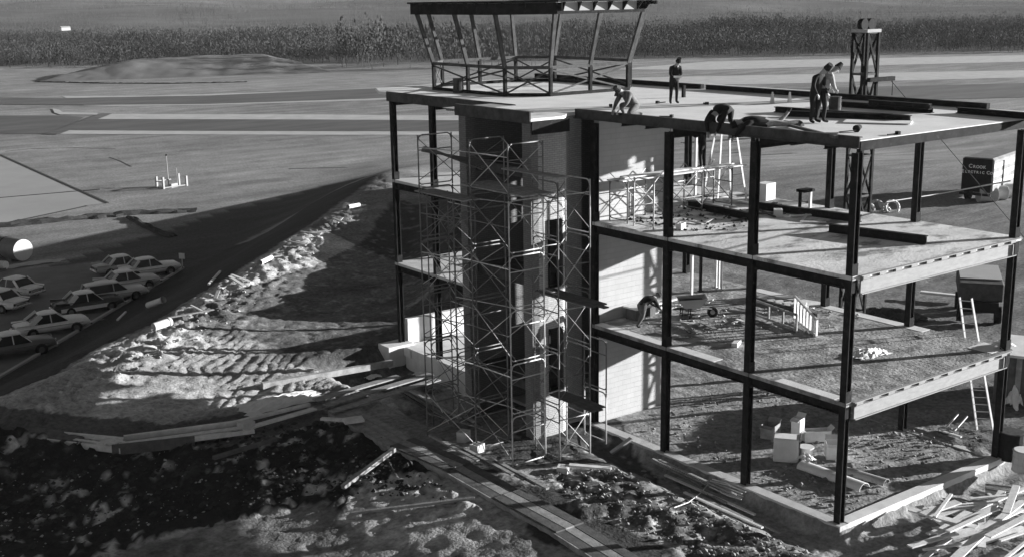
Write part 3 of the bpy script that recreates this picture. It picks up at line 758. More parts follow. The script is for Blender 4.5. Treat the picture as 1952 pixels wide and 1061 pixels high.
q = MB(); q.tube((hx+.7, hy-.7, 12.3), (hx+8, hy-3, 5), .015, 4); pr_.append(q.build('guy_rope', M['black'], None))
attach(HO, pr_)

# ------------------------------------------------------------------ scaffolds
def frame_mb(a, b, z, h=1.93):
    """one welded walk-through frame between plan points a and b"""
    mb = MB(); r = .028; a = Vector((a[0], a[1], z)); b = Vector((b[0], b[1], z)); d = (b-a); U = Vector((0, 0, 1))
    mb.tube(a, a+U*(h-.02), r); mb.tube(b, b+U*(h-.02), r)
    c = .16/d.length
    A = [a+U*(h-.22), a+U*(h-.08)+d*c*.35, a+U*(h-.03)+d*c, b+U*(h-.03)-d*c, b+U*(h-.08)-d*c*.35, b+U*(h-.22)]
    mb.path(A, r*.9, 5)
    mb.tube(a+U*(h-.55), b+U*(h-.55), r*.8, 5)
    B = [a+U*.18, a+U*.10+d*c*.6, a+U*.10+d*c*1.2, b+U*.10-d*c*1.2, b+U*.10-d*c*.6, b+U*.18]
    mb.path(B, r*.8, 5)
    return mb
def scaffold(label, lines, z0, lifts, light=(), skip=(), h=1.93, bracem='tube', group=None):
    """lines: list of (a, b) frames in plan; braces join neighbouring frames"""
    t = empty('scaffold', (lines[0][0][0], lines[0][0][1], z0), 0, label, 'scaffold', group); P = []
    for i, (a, b) in enumerate(lines):
        for k in range(lifts):
            if (i, k) in skip: continue
            P.append(frame_mb(a, b, z0+k*h, h).build('frame', M['tube_light' if (i, k) in light else 'tube'], None, smooth=True))
    for i in range(len(lines)-1):
        for k in range(lifts):
            if (i, k) in skip or (i+1, k) in skip: continue
            for e in (0, 1):
                p, q = lines[i][e], lines[i+1][e]; z = z0+k*h
                for u, v in ((.25, 1.72), (1.72, .25)):
                    P.append(MB().tube((p[0], p[1], z+u), (q[0], q[1], z+v), .016, 5).build('cross_brace', M[bracem if (k+i) % 3 else 'tube_light'], None, smooth=True))
    for i in range(len(lines)-1):
        for k in range(1, lifts+1):
            if (i, k-1) in skip or (i+1, k-1) in skip: continue
            for e in (0, 1):
                p, q = lines[i][e], lines[i+1][e]; z = z0+k*h-.45*(1+(k+e) % 2)
                P.append(MB().tube((p[0], p[1], z), (q[0], q[1], z), .02, 5).build('ledger', M['tube' if (k+e) % 2 else 'tube_light'], None, smooth=True))
    attach(t, P); return t
F1 = ((-5.65, 14.1), (-4.25, 14.1)); F2 = ((-5.08, 11.80), (-3.65, 11.80)); F3 = ((-4.98, 9.78), (-3.55, 9.78))
scaffold('tall scaffold tower of tube frames before the dark stair opening', [F1, F2, F3], -.05, 6, light=((2, 0), (2, 1), (2, 2), (2, 3), (2, 4)), h=1.85)
FB1 = ((-3.35, 10.6), (-3.35, 9.25)); FB2 = ((-2.05, 10.45), (-2.05, 9.15))
scaffold('narrower scaffold tower in front of the curved brick wall', [FB1, FB2], -.05, 5, light=((1, 0), (1, 4)), h=1.95)
FC1 = ((-1.0, 10.7), (-1.0, 9.5)); FC2 = ((.75, 10.75), (.75, 9.6))
scaffold('low scaffold bay beside the black column at the end of the brick wall', [FC1], -.05, 2, light=((0, 0),))
scaffold('rear scaffold tower seen behind the stair opening scaffold', [((-3.9, 16.4), (-2.95, 16.4)), ((-3.9, 14.6), (-2.95, 14.6))], -1.1, 5, h=1.93)
scaffold('small masons scaffold on the top floor against the pale side wall', [((.55, 10.15), (.55, 11.1)), ((2.3, 10.15), (2.3, 11.1)), ((4.3, 10.15), (4.3, 11.1)), ((5.9, 10.15), (5.9, 11.1))], Z2, 1, h=1.5)
scaffold('small masons scaffold hanging beside the pale wall at second floor level', [((.45, 9.7), (.45, 8.7))], Z2, 1, h=1.75, light=((0, 0),))

def plank(a, b, w=.24, t=.045, m='wood', label=None, cat='plank', group=None, name='plank'):
    a = Vector(a); b = Vector(b); o = (a+b)/2; mb = MB(); mb.bar(a-o, b-o, w, t)
    ob = mb.build(name, M[m]); ob.location = o; return tag(ob, label, cat, group)
gS = 'planks laid on the scaffolds'
def deck(x0, x1, y0, y1, z, along, label, m='wood', n=None, jig=.12):
    rnd = random.Random(int(x0*100+z*7)); w = .24
    n = n or max(1, int((abs(y1-y0) if along == 'x' else abs(x1-x0))/w))
    for k in range(n):
        j0, j1 = rnd.uniform(-jig, jig), rnd.uniform(-jig, jig)
        if along == 'x': plank((x0+j0, y0+.12+k*w, z), (x1+j1, y0+.12+k*w+rnd.uniform(-.03, .03), z+rnd.uniform(-.01, .01)), w-.02, m=m, label=label, group=gS, name='scaffold_plank')
        else: plank((x0+.12+k*w, y0+j0, z), (x0+.12+k*w+rnd.uniform(-.03, .03), y1+j1, z+rnd.uniform(-.01, .01)), w-.02, m=m, label=label, group=gS, name='scaffold_plank')
deck(-4.95, -3.6, 9.0, 12.6, 9.42, 'y', 'board of the upper working platform on the tall scaffold')
deck(-3.9, -3.3, 8.6, 11.6, 9.95, 'y', 'board lying above the upper platform near the right pier')
deck(-5.5, -4.4, 11.6, 14.6, 9.0, 'y', 'board of the left platform high on the tall scaffold', n=3)
deck(-2.9, -2.1, 8.2, 10.7, 5.62, 'y', 'board of the middle platform on the narrow scaffold', m='wood_dark', jig=.5)
deck(-2.9, -2.1, 8.2, 10.7, 1.98, 'y', 'board of the low platform on the narrow scaffold', m='wood_dark', jig=.5)
deck(.2, 6.4, 10.2, 11.05, Z2+1.52, 'x', 'pale board of the masons platform on the top floor', m='wood_light', n=3, jig=.4)
deck(.3, 4.6, 10.3, 11.0, Z2+1.60, 'x', 'second layer board on the masons platform of the top floor', m='wood_light', n=2, jig=.5)
for k in range(6):   # bunch of rough boards sticking out on the left scaffold
    plank((-5.2+k*.05, 14.4+k*.1, 10.55-.04*k), (-4.4+.1*k, 12.0, 9.95+.03*k), .16, label='rough board poking out to the left from the top of the tall scaffold', group='boards poking out of the scaffold top', m='wood_dark')
def block(p, s=(.4, .3, .25), m='wallc', rz=0, label='', group=None, name='concrete_block', cat='block', core=True):
    mb = MB(); x, y, z = s
    if core: # hollow block: walls and web round two cores
        t = min(x, y)*.18
        mb.box(-x/2, x/2, -y/2, -y/2+t, 0, z); mb.box(-x/2, x/2, y/2-t, y/2, 0, z)
        for c in (-x/2+t/2, 0, x/2-t/2): mb.box(c-t/2, c+t/2, -y/2+t, y/2-t, 0, z)
    else: mb.box(-x/2, x/2, -y/2, y/2, 0, z)
    o = mb.build(name, M[m]); o.location = p; o.rotation_euler = (0, 0, rz); return tag(o, label, cat, group)
block((-4.98, 9.78, -.32), (.42, .36, .3), label='whitish block under the front foot of the tall scaffold', rz=.4)
block(G(1073, 905, -.2), (.36, .36, .34), label='pale block standing alone right of the scaffold foot', rz=.7)
block(G(910, 865, -.1), (.42, .36, .4), 'concrete', label='grey block at the dark foot of the left brick pier', rz=.3)
block(G(884, 845, -.1), (.42, .36, .5), 'concrete', label='grey block half hidden behind the planks left of the pier', rz=.5)

# ------------------------------------------------------------------ ladders, props
def ladder(a0, a1, b0, b1, n, m='wood_light', rungm='wood', r=.035, name='ladder'):
    """rails a0-a1 and b0-b1"""
    a0, a1, b0, b1 = map(Vector, (a0, a1, b0, b1)); P = []
    P.append(MB().bar(a0, a1, .035, .08).build('rail', M[m], None)); P.append(MB().bar(b0, b1, .035, .08).build('rail', M[m], None))
    for k in range(n):
        u = (k+.6)/n; P.append(MB().tube(a0.lerp(a1, u), b0.lerp(b1, u), .017, 5).build('rung', M[rungm], None))
    return P
t = empty('trestle_ladder', (6.0, 11.2, Z2), 0, 'tall splayed trestle ladder reaching the roof edge on the top floor', 'ladder')
A, B_, C_, D_ = G(1337, 389, Z2), G(1368, 381, Z2), G(1423, 383, Z2), G(1392, 388, Z2)
ctr = (A+B_+C_+D_)/4; ap = Vector((ctr.x, ctr.y, 11.05)); rt = RT*.17
P = ladder(A, ap+Vector((-.12, .12, 0))-rt*.7, B_, ap+Vector((-.12, .12, 0))+rt*.2, 8, 'wood_light', 'steel_grey')
P += ladder(D_, ap+Vector((.1, -.1, 0))-rt*.1, C_, ap+Vector((.1, -.1, 0))+rt*.9, 8, 'wood_light', 'steel_grey')
attach(t, P)
t = empty('ladder', (10.4, 1.95, 0), 0, 'long wooden ladder leaning on the right end of the building from the ground', 'ladder')
attach(t, ladder((10.35, 1.95, 0), GX(1829, 566, x=8.95), (10.75, 1.55, 0), GX(1852, 568, x=8.95), 18, 'wood_light', 'wood_light'))
def post(px, py, z, zt, label, m='wood_light', s=.09, group=None):
    p = G(px, py, z); mb = MB(); mb.box(-s/2, s/2, -s/2, s/2, 0, zt-z); mb.box(-s, s, -s, s, 0, .03); mb.box(-s, s, -s, s, zt-z-.03, zt-z)
    o = mb.build('shoring_post', M[m]); o.location = p; return tag(o, label, 'post', 'shoring posts between the floors')
post(1325, 374, Z2, Z3-.14, 'pale wooden shoring post behind the third column on the top floor')
post(1341, 376, Z2, Z3-.14, 'dark steel shoring post left of the trestle ladder', 'steel')
post(1318, 566, Z1, Z2-.14, 'pale wooden shoring post over the wheelbarrow on the middle floor')
post(1335, 555, Z1, Z2-.14, 'dark steel shoring post just right of the pale one on the middle floor', 'steel')
for k in range(3): post(1365+k*5, 547+k*2, Z1, Z2-.14, ['left pole of the close trio of pale poles at the back of the middle floor', 'middle pole of the close trio of pale poles at the back of the middle floor', 'right pole of the close trio of pale poles at the back of the middle floor'][k], s=.06)
# wooden rail standing on the middle floor, and the ladder next to it
t = empty('guard_rail', (5.9, 8.8, Z1), 0, 'low timber rail on three posts crossing the middle floor', 'railing')
ra = [GT(1438, 602, 0)*0+G(1438, 602, Z1), G(1465, 612, Z1), G(1492, 622, Z1), G(1518, 632, Z1)]
P = [MB().bar(p, p+Vector((0, 0, .62)), .06, .06, up=(0, 1, 0)).build('post', M['wood'], None) for p in ra]
P.append(MB().bar(ra[0]+Vector((0, 0, .62)), ra[3]+Vector((0, 0, .62)), .05, .08).build('top_rail', M['wood'], None)); P.append(MB().bar(ra[0]+Vector((0, 0, .08)), ra[3]+Vector((0, 0, .08)), .05, .08).build('bottom_rail', M['wood'], None))
attach(t, P)
t = empty('slatted_panel', (5.2, 6.6, Z1), 0, 'pale slatted timber frame leaning down behind the low rail', 'frame')
a, b = G(1514, 612, Z1), G(1556, 642, Z1)
P = [MB().bar(a+Vector((0, 0, .95)), b+Vector((0, 0, .62)), .05, .09).build('top_rail', M['wood_light'], None), MB().bar(a+Vector((0, 0, .1)), b+Vector((0, 0, .05)), .05, .09).build('bottom_rail', M['wood_light'], None)]
for k in range(8):
    p = a.lerp(b, k/7); P.append(MB().bar(p+Vector((0, 0, .05)), p+Vector((0, 0, .95-.33*k/7)), .10, .03, up=(0, 1, 0)).build('slat', M['wood_light'], None))
attach(t, P)
for k in range(7):
    p = G(1436+k*16, 569+k*3.2, Z1); block(p, (.34, .16, .14), 'wood_light', -.3, 'short pale timber block in the row along the back of the middle floor', 'row of timber blocks on the middle floor', 'timber_block', core=False)
plank(G(1425, 566, Z1+.05), G(1560, 600, Z1+.05), .12, .12, 'wood_dark', 'dark beam behind the row of timber blocks on the middle floor', 'beam')
o = single(MB().bar(G(1515, 574, Z1+.02), G(1562, 582, Z1+.02), 1.0, .03), 'plywood_sheet', M['wood_light'], 'pale plywood sheet flat at the back edge of the middle floor', 'board')
block(G(1534, 593, Z1), (.5, .1, .32), 'wood_light', .6, 'small upright pale board leaning near the slatted frame', None, 'offcut_board', 'board', core=False)
block(G(1404, 657, Z1), (.6, .2, .14), 'wallc', .5, 'lone pale block lying in the middle of the muddy floor', core=False)
# crumpled sheets and sacks
def crumple(p, sx, sy, h, m, label, cat, seed, name='crumpled_sheet'):
    rnd = random.Random(seed); n = 14; mb = MB(); vs = []; fs = []
    for i in range(n):
        for j in range(n):
            u, v = i/(n-1)*2-1, j/(n-1)*2-1; r = max(0, 1-(u*u+v*v)**.5*.8)
            vs.append((u*sx*(1+rnd.uniform(-.12, .12)), v*sy*(1+rnd.uniform(-.12, .12)), h*(r**.7)*rnd.uniform(.35, 1)+.02))
    for i in range(n-1):
        for j in range(n-1): fs.append((i*n+j, (i+1)*n+j, (i+1)*n+j+1, i*n+j+1))
    mb.add(vs, fs); o = mb.build(name, M[m]); o.location = p; return tag(o, label, cat)
crumple(G(1655, 676, Z1), .75, .42, .22, 'paper', 'crumpled white sheet lying on the muddy middle floor', 'sheet', 4)
crumple(G(1260, 589, Z1+.0), 1.0, .5, .5, 'paper', 'heap of pale sacks and scraps beside the bending worker', 'sacks', 8, 'sack_heap')
crumple(G(1912, 660, Z1), .35, .3, .3, 'paper', 'pale cloth bundle at the far right corner of the middle floor', 'bundle', 9)
# steel beams left on the top floor and the roof
def lying_beam(a, b, z, label, m='steel', h=.26, group=None):
    a = Vector(a); b = Vector(b); o = Vector(((a.x+b.x)/2, (a.y+b.y)/2, z)); A = Vector((a.x, a.y, z+h/2))-o; Bv = Vector((b.x, b.y, z+h/2))-o
    mb = MB(); t = .025; mb.bar(A+Vector((0, 0, h/2-t/2)), Bv+Vector((0, 0, h/2-t/2)), .2, t); mb.bar(A-Vector((0, 0, h/2-t/2)), Bv-Vector((0, 0, h/2-t/2)), .2, t); mb.bar(A, Bv, .03, h-2*t)
    ob = mb.build('steel_beam', M[m]); ob.location = o; return tag(ob, label, 'beam', group)
lying_beam(G(1312, 395, Z2), G(1437, 421, Z2), Z2, 'steel beam lying on the top floor below the trestle ladder')
lying_beam(G(1440, 398, Z2), G(1640, 424, Z2), Z2, 'longest steel beam lying across the back of the top floor')
lying_beam(G(1580, 442, Z2), G(1766, 466, Z2), Z2, 'steel beam lying nearest the bright right edge of the top floor', h=.28)
plank(G(1330, 369, Z2+.05), G(1455, 392, Z2+.05), .2, .06, 'wood_light', 'pale plank lying at the back of the top floor under the ladder')
plank(G(1300, 384, Z2+.05), G(1470, 366, Z2+.05), .2, .06, 'wood_light', 'pale plank crossing behind the ladder feet on the top floor')
t = empty('sawhorse', G(1535, 396, Z2), 0, 'small dark stand on two legs at the back of the top floor', 'stand'); p = Vector(t.location)
attach(t, [MB().bar(p+Vector((-.2, .1, 0)), p+Vector((-.2, .1, .62)), .09, .09, up=(0, 1, 0)).build('leg', M['steel'], None), MB().bar(p+Vector((.15, -.1, 0)), p+Vector((.15, -.1, .62)), .09, .09, up=(0, 1, 0)).build('leg', M['wood_light'], None), MB().box(p.x-.32, p.x+.28, p.y-.2, p.y+.2, p.z+.62, p.z+.72).build('top', M['steel'], None)])
block(G(1459, 380, Z2), (.62, .5, .66), 'wallc', .1, 'tall pale block standing at the back edge of the top floor', None, 'masonry_block', 'block', core=False)
block(G(1298, 437, Z2), (.35, .2, .22), 'wallc', .3, 'small pale block right of the second column on the top floor')
block(G(1483, 412, Z2), (.35, .3, .26), 'wallc', .8, 'small pale block beside the long steel beam on the top floor')
for i, (a, b, z, l) in enumerate([((1478, 214), (1735, 232), 0, 'steel beam nearest the viewer in the pile at the back of the roof'), ((1590, 203), (1778, 216), 0, 'steel beam farthest back in the roof pile'),
        ((1500, 222), (1700, 229), 0, 'short steel beam in the middle of the roof pile'), ((1655, 212), (1772, 221), .2, 'steel beam stacked on top of the roof pile')]):
    lying_beam(G(*a, Z3), G(*b, Z3), Z3+.003+z, l, h=.19)
lying_beam(G(1825, 216, Z3), G(1990, 230, Z3), Z3+.003, 'lone steel beam lying at the far right corner of the roof', h=.2)
plank(G(1455, 228, Z3+.06), G(1530, 238, Z3+.06), .14, .1, 'wood_dark', 'dark timber lying left of the standing pair on the roof')
plank(G(1500, 238, Z3+.06), G(1595, 262, Z3+.06), .1, .08, 'wood_dark', 'thin dark timber slanting to the roof edge right of the lying men')
plank(G(1610, 231, Z3+.03), G(1738, 234, Z3+.03), .9, .03, 'roofdeck', 'pale flat deck sheet lying in front of the roof beam pile', 'sheet', name='deck_sheet')
def drum(p, r, h, m, label, name='drum', cat='drum', lid=None):
    t = empty(name, p, 0, label, cat); mb = MB(); mb.tube((0, 0, 0), (0, 0, h), r, 16); mb.build('shell', M[m], t, smooth=False)
    for z in (.02, h*.36, h*.68, h-.02):
        MB().tube((0, 0, z-.018), (0, 0, z+.018), r+.015, 16).build('hoop', M[m], t)
    if lid: MB().tube((0, 0, h+.002), (0, 0, h+.02), r*.93, 16).build('lid', M[lid], t)
    return t
drum(G(1591, 213, Z3), .21, .52, 'steel_grey', 'grey drum standing just right of the standing pair on the roof')
drum(G(874, 177, Z3), .23, .62, 'steel_grey', 'grey drum standing inside the left side of the control cab frame')
for px, l in ((1472, 'left small pale roof vent near the back upstand'), (1505, 'right small pale roof vent near the back upstand')):
    o = single(MB().tube(G(px, 196, Z3), G(px, 196, Z3)+Vector((0, 0, .4)), .09, 8, .03), 'roof_vent', M['wallc'], l, 'vent')
o = single(MB().bar(G(1303, 186, Z3), G(1303, 186, Z3)+Vector((0, 0, .48)), .12, .12, up=(0, 1, 0)), 'stub_post', M['steel'], 'short dark stub post behind the man reading on the roof', 'post')
# electric grinder with lead on the roof
t = empty('power_tool', G(1636, 252, Z3), 0, 'small dark power tool with a lead lying on the bright roof', 'tool'); p = Vector(t.location)
attach(t, [MB().tube(p+Vector((-.1, 0, .1)), p+Vector((.14, .05, .14)), .12, 9, .07).build('motor', M['black'], None), MB().path([p+Vector((-.1, 0, .06)), p+Vector((-.5, .3, .02)), p+Vector((-.8, .1, .02)), p+Vector((-1.0, .5, .02))], .015, 5).build('lead', M['tube'], None)])
for i, (px, py, l) in enumerate([(1262, 197, 'small tool left of the reading man on the roof'), (1345, 199, 'small dark scraps right of the reading man on the roof'), (1268, 224, 'small tool by the roof edge behind the kneeling man'), (1700, 258, 'offcut lying near the right roof edge'), (1164, 205, 'small pale upright peg on the roof left of the kneeling man')]):
    p = G(px, py, Z3); t = empty('hand_tool', p, i, l, 'tool'); MB().bar((-.2, 0, .025), (.2, .03, .025), .04, .04).build('handle', M['black'], t); MB().box(-.28, -.18, -.06, .07, .003, .10).build('head', M['black'], t)

rnd = random.Random(31)
for k in range(16):
    px, py = rnd.uniform(1300, 1560), rnd.uniform(386, 425); a = G(px, py, Z2+.03); ang = rnd.gauss(1.2, .7); L = rnd.uniform(.5, 1.8); dv = Vector((math.cos(ang), math.sin(ang), 0))*L/2
    plank(a-dv, a+dv+Vector((0, 0, .03)), rnd.uniform(.08, .2), .04, ['wood', 'wood_light', 'wood_dark'][k % 3], 'scrap board scattered at the back of the top floor', 'plank', 'scrap boards on the top floor', 'scrap_board')
for k in range(14):
    px, py = rnd.uniform(1290, 1470), rnd.uniform(574, 640); a = G(px, py, Z1+.04); ang = rnd.gauss(.8, .8); L = rnd.uniform(.4, 1.5); dv = Vector((math.cos(ang), math.sin(ang), 0))*L/2
    plank(a-dv, a+dv+Vector((0, 0, .04)), rnd.uniform(.08, .18), .04, ['wood', 'wood_light', 'wood_dark'][k % 3], 'scrap board scattered round the wheelbarrow on the middle floor', 'plank', 'scrap boards on the middle floor', 'scrap_board')
# ------------------------------------------------------------------ boards and pipes on the ground
def gplank(a, b, w, t, m, label, cat='plank', group=None, dz=.05, name='plank'):
    A = GT(*a); B = GT(*b); return plank(A+Vector((0, 0, dz)), B+Vector((0, 0, dz)), w, t, m, label, cat, group, name)
wk = [(640, 783), (760, 850), (860, 893), (960, 950), (1070, 1010), (1190, 1085)]
rnd = random.Random(5)
for i, (a, b) in enumerate(zip(wk, wk[1:])):
    A, B = G(*a, .12), G(*b, .12); d = (B-A).normalized(); s = Vector((-d.y, d.x, 0))
    for k in range(3):
        off = s*(.36*(k)-.1)
        plank(A+off-d*.15+Vector((0, 0, .05*(i % 2)+.006*k)), B+off+d*.1+Vector((0, 0, .05*(i % 2)+.006*k)), .34, .05, ['wood_dark', 'wood', 'wood_dark'][k] if i else 'wood', f"{['near side', 'middle', 'far side'][k]} plank of the board walk, {['where it bends', 'just below its bend', 'halfway down', 'past halfway down', 'at the bottom edge'][i]}", 'plank', 'planks of the board walk', 'walkway_plank')
    f = s*-.32
    plank(A+f+Vector((0, 0, -.18)), B+f+Vector((0, 0, -.18)), .05, .42, 'wood', f"upright side board of the board walk, {['where it bends', 'just below its bend', 'halfway down', 'past halfway down', 'at the bottom edge'][i]}", 'board', 'side boards of the board walk', 'side_board')
bb = [(a, b) for a, b in [((620, 772), (822, 712)), ((632, 784), (835, 722)), ((600, 762), (760, 716))]]
for i, (a, b) in enumerate(bb): plank(G(*a, .2+.03*i), G(*b, .2+.03*i), .38, .05, 'wood', ['nearest plank of the short walk leading to the white corner footing', 'middle plank of the short walk leading to the white corner footing', 'far plank of the short walk leading to the white corner footing'][i])
fl = [((-60, 800), (232, 842)), ((-60, 812), (236, 851)), ((-60, 822), (230, 858)), ((228, 846), (480, 812)), ((232, 855), (485, 821)), ((236, 834), (470, 803)), ((462, 818), (600, 778)), ((440, 806), (590, 770)), ((60, 822), (236, 838)), ((300, 842), (440, 826))]
for i, (a, b) in enumerate(fl): plank(G(*a, .22+.02*(i % 3)), G(*b, .22+.02*(i % 3)), [.30, .16, .10][i % 3], [.06, .12, .2][i % 3], 'wood_light', ['far board at the left end of the pale formwork line', 'middle board at the left end of the pale formwork line', 'near board at the left end of the pale formwork line', 'pale formwork board right of the bend in the line', 'nearest formwork board right of the bend in the line', 'far formwork board right of the bend in the line', 'pale formwork board reaching the sand pile', 'far formwork board behind the sand pile', 'thin board lying on the left part of the formwork line', 'thin board lying in the middle of the formwork line'][i], 'board', 'pale formwork boards at the left', 'formwork_board')
gplank((500, 741), (748, 697), .22, .26, 'wood', 'heavy grey timber lying left of the white corner footing', 'timber', dz=.15, name='timber_baulk')
plank(G(655, 802, .3), G(692, 797, .3), .5, .10, 'wood_light', 'bright short board at the bend of the board walk')
plank(G(612, 797, .25), G(660, 800, .25), .2, .08, 'wood_light', 'pale short board tucked left of the bright one at the bend')
gplank((654, 941), (752, 868), .16, .14, 'wood', 'pole propped from the lower ground against the board walk', dz=.25)
gplank((668, 984), (905, 955), .12, .08, 'wood', 'long thin pole on the pale foreground dirt', dz=.12)
gplank((408, 890), (528, 853), .16, .12, 'wood_dark', 'short dark plank on the black heap left of the walk', dz=.35)
o = single(MB().bar(GT(215, 875)+Vector((0, 0, .35)), GT(372, 850)+Vector((0, 0, .2)), .08, .4), 'form_panel', M['wood_dark'], 'dark upright form panel behind the black heap at the left', 'panel')
block(GT(470, 822)+Vector((0, 0, .1)), (.5, .45, .3), 'concrete', .2, 'grey box at the end of the pale formwork line', None, 'wooden_box', 'box', core=False)
crumple(GT(535, 770)+Vector((0, 0, .05)), 1.7, .75, .30, 'paper', 'bright pile of pale sand beside the bend of the walk', 'sand', 21, 'sand_pile')
crumple(GT(208, 849)+Vector((0, 0, .1)), .5, .25, .15, 'paper', 'small pale sheet hanging off the formwork line', 'sheet', 22)
for i, (x, y) in enumerate([(585+20, 727), (632, 722), (742, 716)]): crumple(GT(x+60 if i == 2 else x+80, y-3), .35, .22, .2, 'paper', ['pale lump beside the short walk, leftmost', 'pale lump beside the short walk, middle', 'pale lump in front of the white footing'][i], 'lump', 30+i, 'mortar_lump')
for k in range(7):
    a = (745+k*9, 742+k*5-(k % 2)*6); b = (a[0]+95+k*4, a[1]+62)
    gplank(a, b, .12, .08, 'wood' if k % 2 else 'wood_dark', 'rough plank in the scattered stack left of the scaffold foot', 'plank', 'scattered planks left of the scaffold', dz=.2+.04*k)
for k in range(7):
    a = (820+k*22, 842+k*9); b = (a[0]+92, a[1]+50)
    gplank(a, b, .13, .06, 'wood_dark' if k % 3 else 'wood', 'thin board lying on the board walk before the scaffold', 'plank', 'thin boards on the walk', dz=.28)
gplank((1085, 893), (1165, 900), .2, .06, 'wood_light', 'pale plank lying right of the lone pale block', dz=.15)
gplank((1165, 870), (1203, 842), .2, .06, 'wood', 'plank tilted against the ground edge below the first column', dz=.15)
for k in range(9):
    a = (1232+k*12, 880+k*11-(k % 3)*9); b = (a[0]+105+(k % 4)*22, a[1]+52+(k % 4)*8)
    gplank(a, b, .10, .05, 'wood_light' if k in (3, 6) else 'wood', ['leftmost', 'second', 'third', 'fourth', 'middle', 'sixth', 'seventh', 'eighth', 'rightmost'][k]+' of the nine thin boards lying outside the left foundation', 'plank', 'thin boards outside the foundation', dz=.16)
P = []
t = empty('pipe_bundle', GT(1385, 940), 0, 'tangled bundle of bright bent pipes lying outside the foundation', 'pipes')
rnd = random.Random(9)
for k in range(7):
    a = GT(1356+rnd.uniform(-4, 8), 926+k*4); b = GT(1412+rnd.uniform(-8, 12), 946+k*4); P.append(MB().path([a+Vector((0, 0, .25+.02*k)), a.lerp(b, .5)+Vector((0, 0, .30)), b+Vector((0, 0, .22+.02*k))], .02, 5).build('pipe', M['tube_light'], None))
attach(t, P)
mb = MB(); pts = [GT(1352, 930), GT(1335, 950), GT(1312, 968), GT(1285, 978)]; mb.path([p+Vector((0, 0, .2)) for p in pts], .018, 5); single(mb, 'hose', M['tube_light'], 'thin pale hose curving down from the pipe bundle', 'hose')
# timber piled at the right front corner
rnd = random.Random(12); gL = 'boards in the loose lumber pile'
labs = ['loose pale board in the tangled lumber pile at the bottom right']
for k in range(38):
    px = rnd.uniform(1760, 1965); py = rnd.uniform(985, 1055) if px < 1850 else rnd.uniform(950, 1075)
    A = G(px, py, -.4); ang = rnd.gauss(R(2), .30); L = rnd.uniform(1.5, 3.3)
    if k % 7 == 3: ang += 1.35; L *= .7
    dv = Vector((math.cos(ang), math.sin(ang), 0))*L/2; z = -.36+.016*k+rnd.uniform(0, .05)
    plank(Vector((A.x, A.y, z))-dv, Vector((A.x, A.y, z+rnd.uniform(-.08, .08)))+dv, rnd.choice([.1, .16, .22, .28]), .045, 'wood_light', labs[0], 'board', gL, 'lumber_board')
t = empty('bar_bundle', G(1925, 945, -.2), 0, 'neat bundle of straight steel bars above the lumber pile', 'bars'); P = []
for k in range(9):
    a = G(1878, 922+k*3.2, -.15+.02*(k % 3)); b = G(2010, 938+k*5, -.15+.02*(k % 3)); P.append(MB().tube(a, b, .03, 5).build('bar', M['tube_light' if k % 3 else 'tube'], None))
attach(t, P)
# heap of cartons, pails and panels on the ground floor
def box_open(p, s, rz, m, label, name='carton', cat='box'):
    x, y, z = s; t = .02; mb = MB(); mb.box(-x/2, x/2, -y/2, y/2, 0, t)
    mb.box(-x/2, -x/2+t, -y/2, y/2, t, z); mb.box(x/2-t, x/2, -y/2, y/2, t, z); mb.box(-x/2+t, x/2-t, -y/2, -y/2+t, t, z); mb.box(-x/2+t, x/2-t, y/2-t, y/2, t, z)
    t_ = empty(name, p, rz, label, cat); mb.build('shell', M[m], t_)
    f = MB(); f.bar((-x/2, 0, z), (-x/2-.16, 0, z-.06), y*.95, .012); f.build('flap', M[m], t_); f = MB(); f.bar((x/2, 0, z), (x/2+.12, 0, z+.12), y*.95, .012); f.build('flap', M[m], t_); return t_
t = empty('cabinet', G(1498, 875, 0), R(-52), 'large pale cabinet standing on the ground floor, biggest of the heap', 'cabinet')
MB().box(-.42, .42, -.28, .28, 0, .86).build('body', M['white'], t, bevel=.02); MB().box(-.40, .40, -.30, -.284, .02, .84).build('door', M['wallc'], t); MB().box(.44, .46, -.28, .28, .01, .88).build('side_panel', M['steel'], t)
box_open(G(1468, 832, 0), (.6, .5, .5), .3, 'wood', 'brownish grey open carton behind the cabinet')
box_open(G(1520, 838, 0), (.35, .35, .85), .2, 'white', 'tall narrow white carton behind the cabinet')
box_open(G(1556, 838, 0), (.95, .4, .4), -.55, 'paper', 'long white carton with a dark opening at the back of the heap')
box_open(G(1590, 870, 0), (.6, .6, .55), .8, 'paper', 'crushed white carton partly behind the corner column')
t = empty('waste_pail', G(1536, 876, 0), 0, 'white pail overflowing with crumpled paper in front of the heap', 'pail'); MB().tube((0, 0, 0), (0, 0, .48), .19, 16, .25, caps=True).build('body', M['white'], t); MB().tube((0, 0, .47), (0, 0, .5), .27, 16).build('rim', M['white'], t)
crumple(G(1536, 876, .5), .25, .25, .3, 'paper', 'crumpled paper sticking out of the white pail', 'paper', 40, 'crumpled_paper')
def halfpipe(a, b, r, m, label, name='duct_section', cat='duct'):
    A = Vector(a); B = Vector(b); o = (A+B)/2; mb = MB(); n = 10; d = (B-A).normalized(); s = Vector((-d.y, d.x, 0)); vs = []
    for q in (A, B):
        for rr in (r, r-.02):
            for k in range(n+1):
                th = math.pi*k/n; vs.append(q-o+s*math.cos(th)*rr+Vector((0, 0, math.sin(th)*rr*.8)))
    N = n+1; fs = []
    for k in range(n): fs += [(k, k+1, 2*N+k+1, 2*N+k), (N+k+1, N+k, 3*N+k, 3*N+k+1), (k+1, k, N+k, N+k+1), (2*N+k, 2*N+k+1, 3*N+k+1, 3*N+k)]
    mb.add(vs, fs); ob = mb.build(name, M[m], smooth=False); ob.location = o; return tag(ob, label, cat)
halfpipe(G(1528, 888, 0), G(1648, 932, 0), .27, 'white', 'long white curved duct shell lying in front of the cabinet')
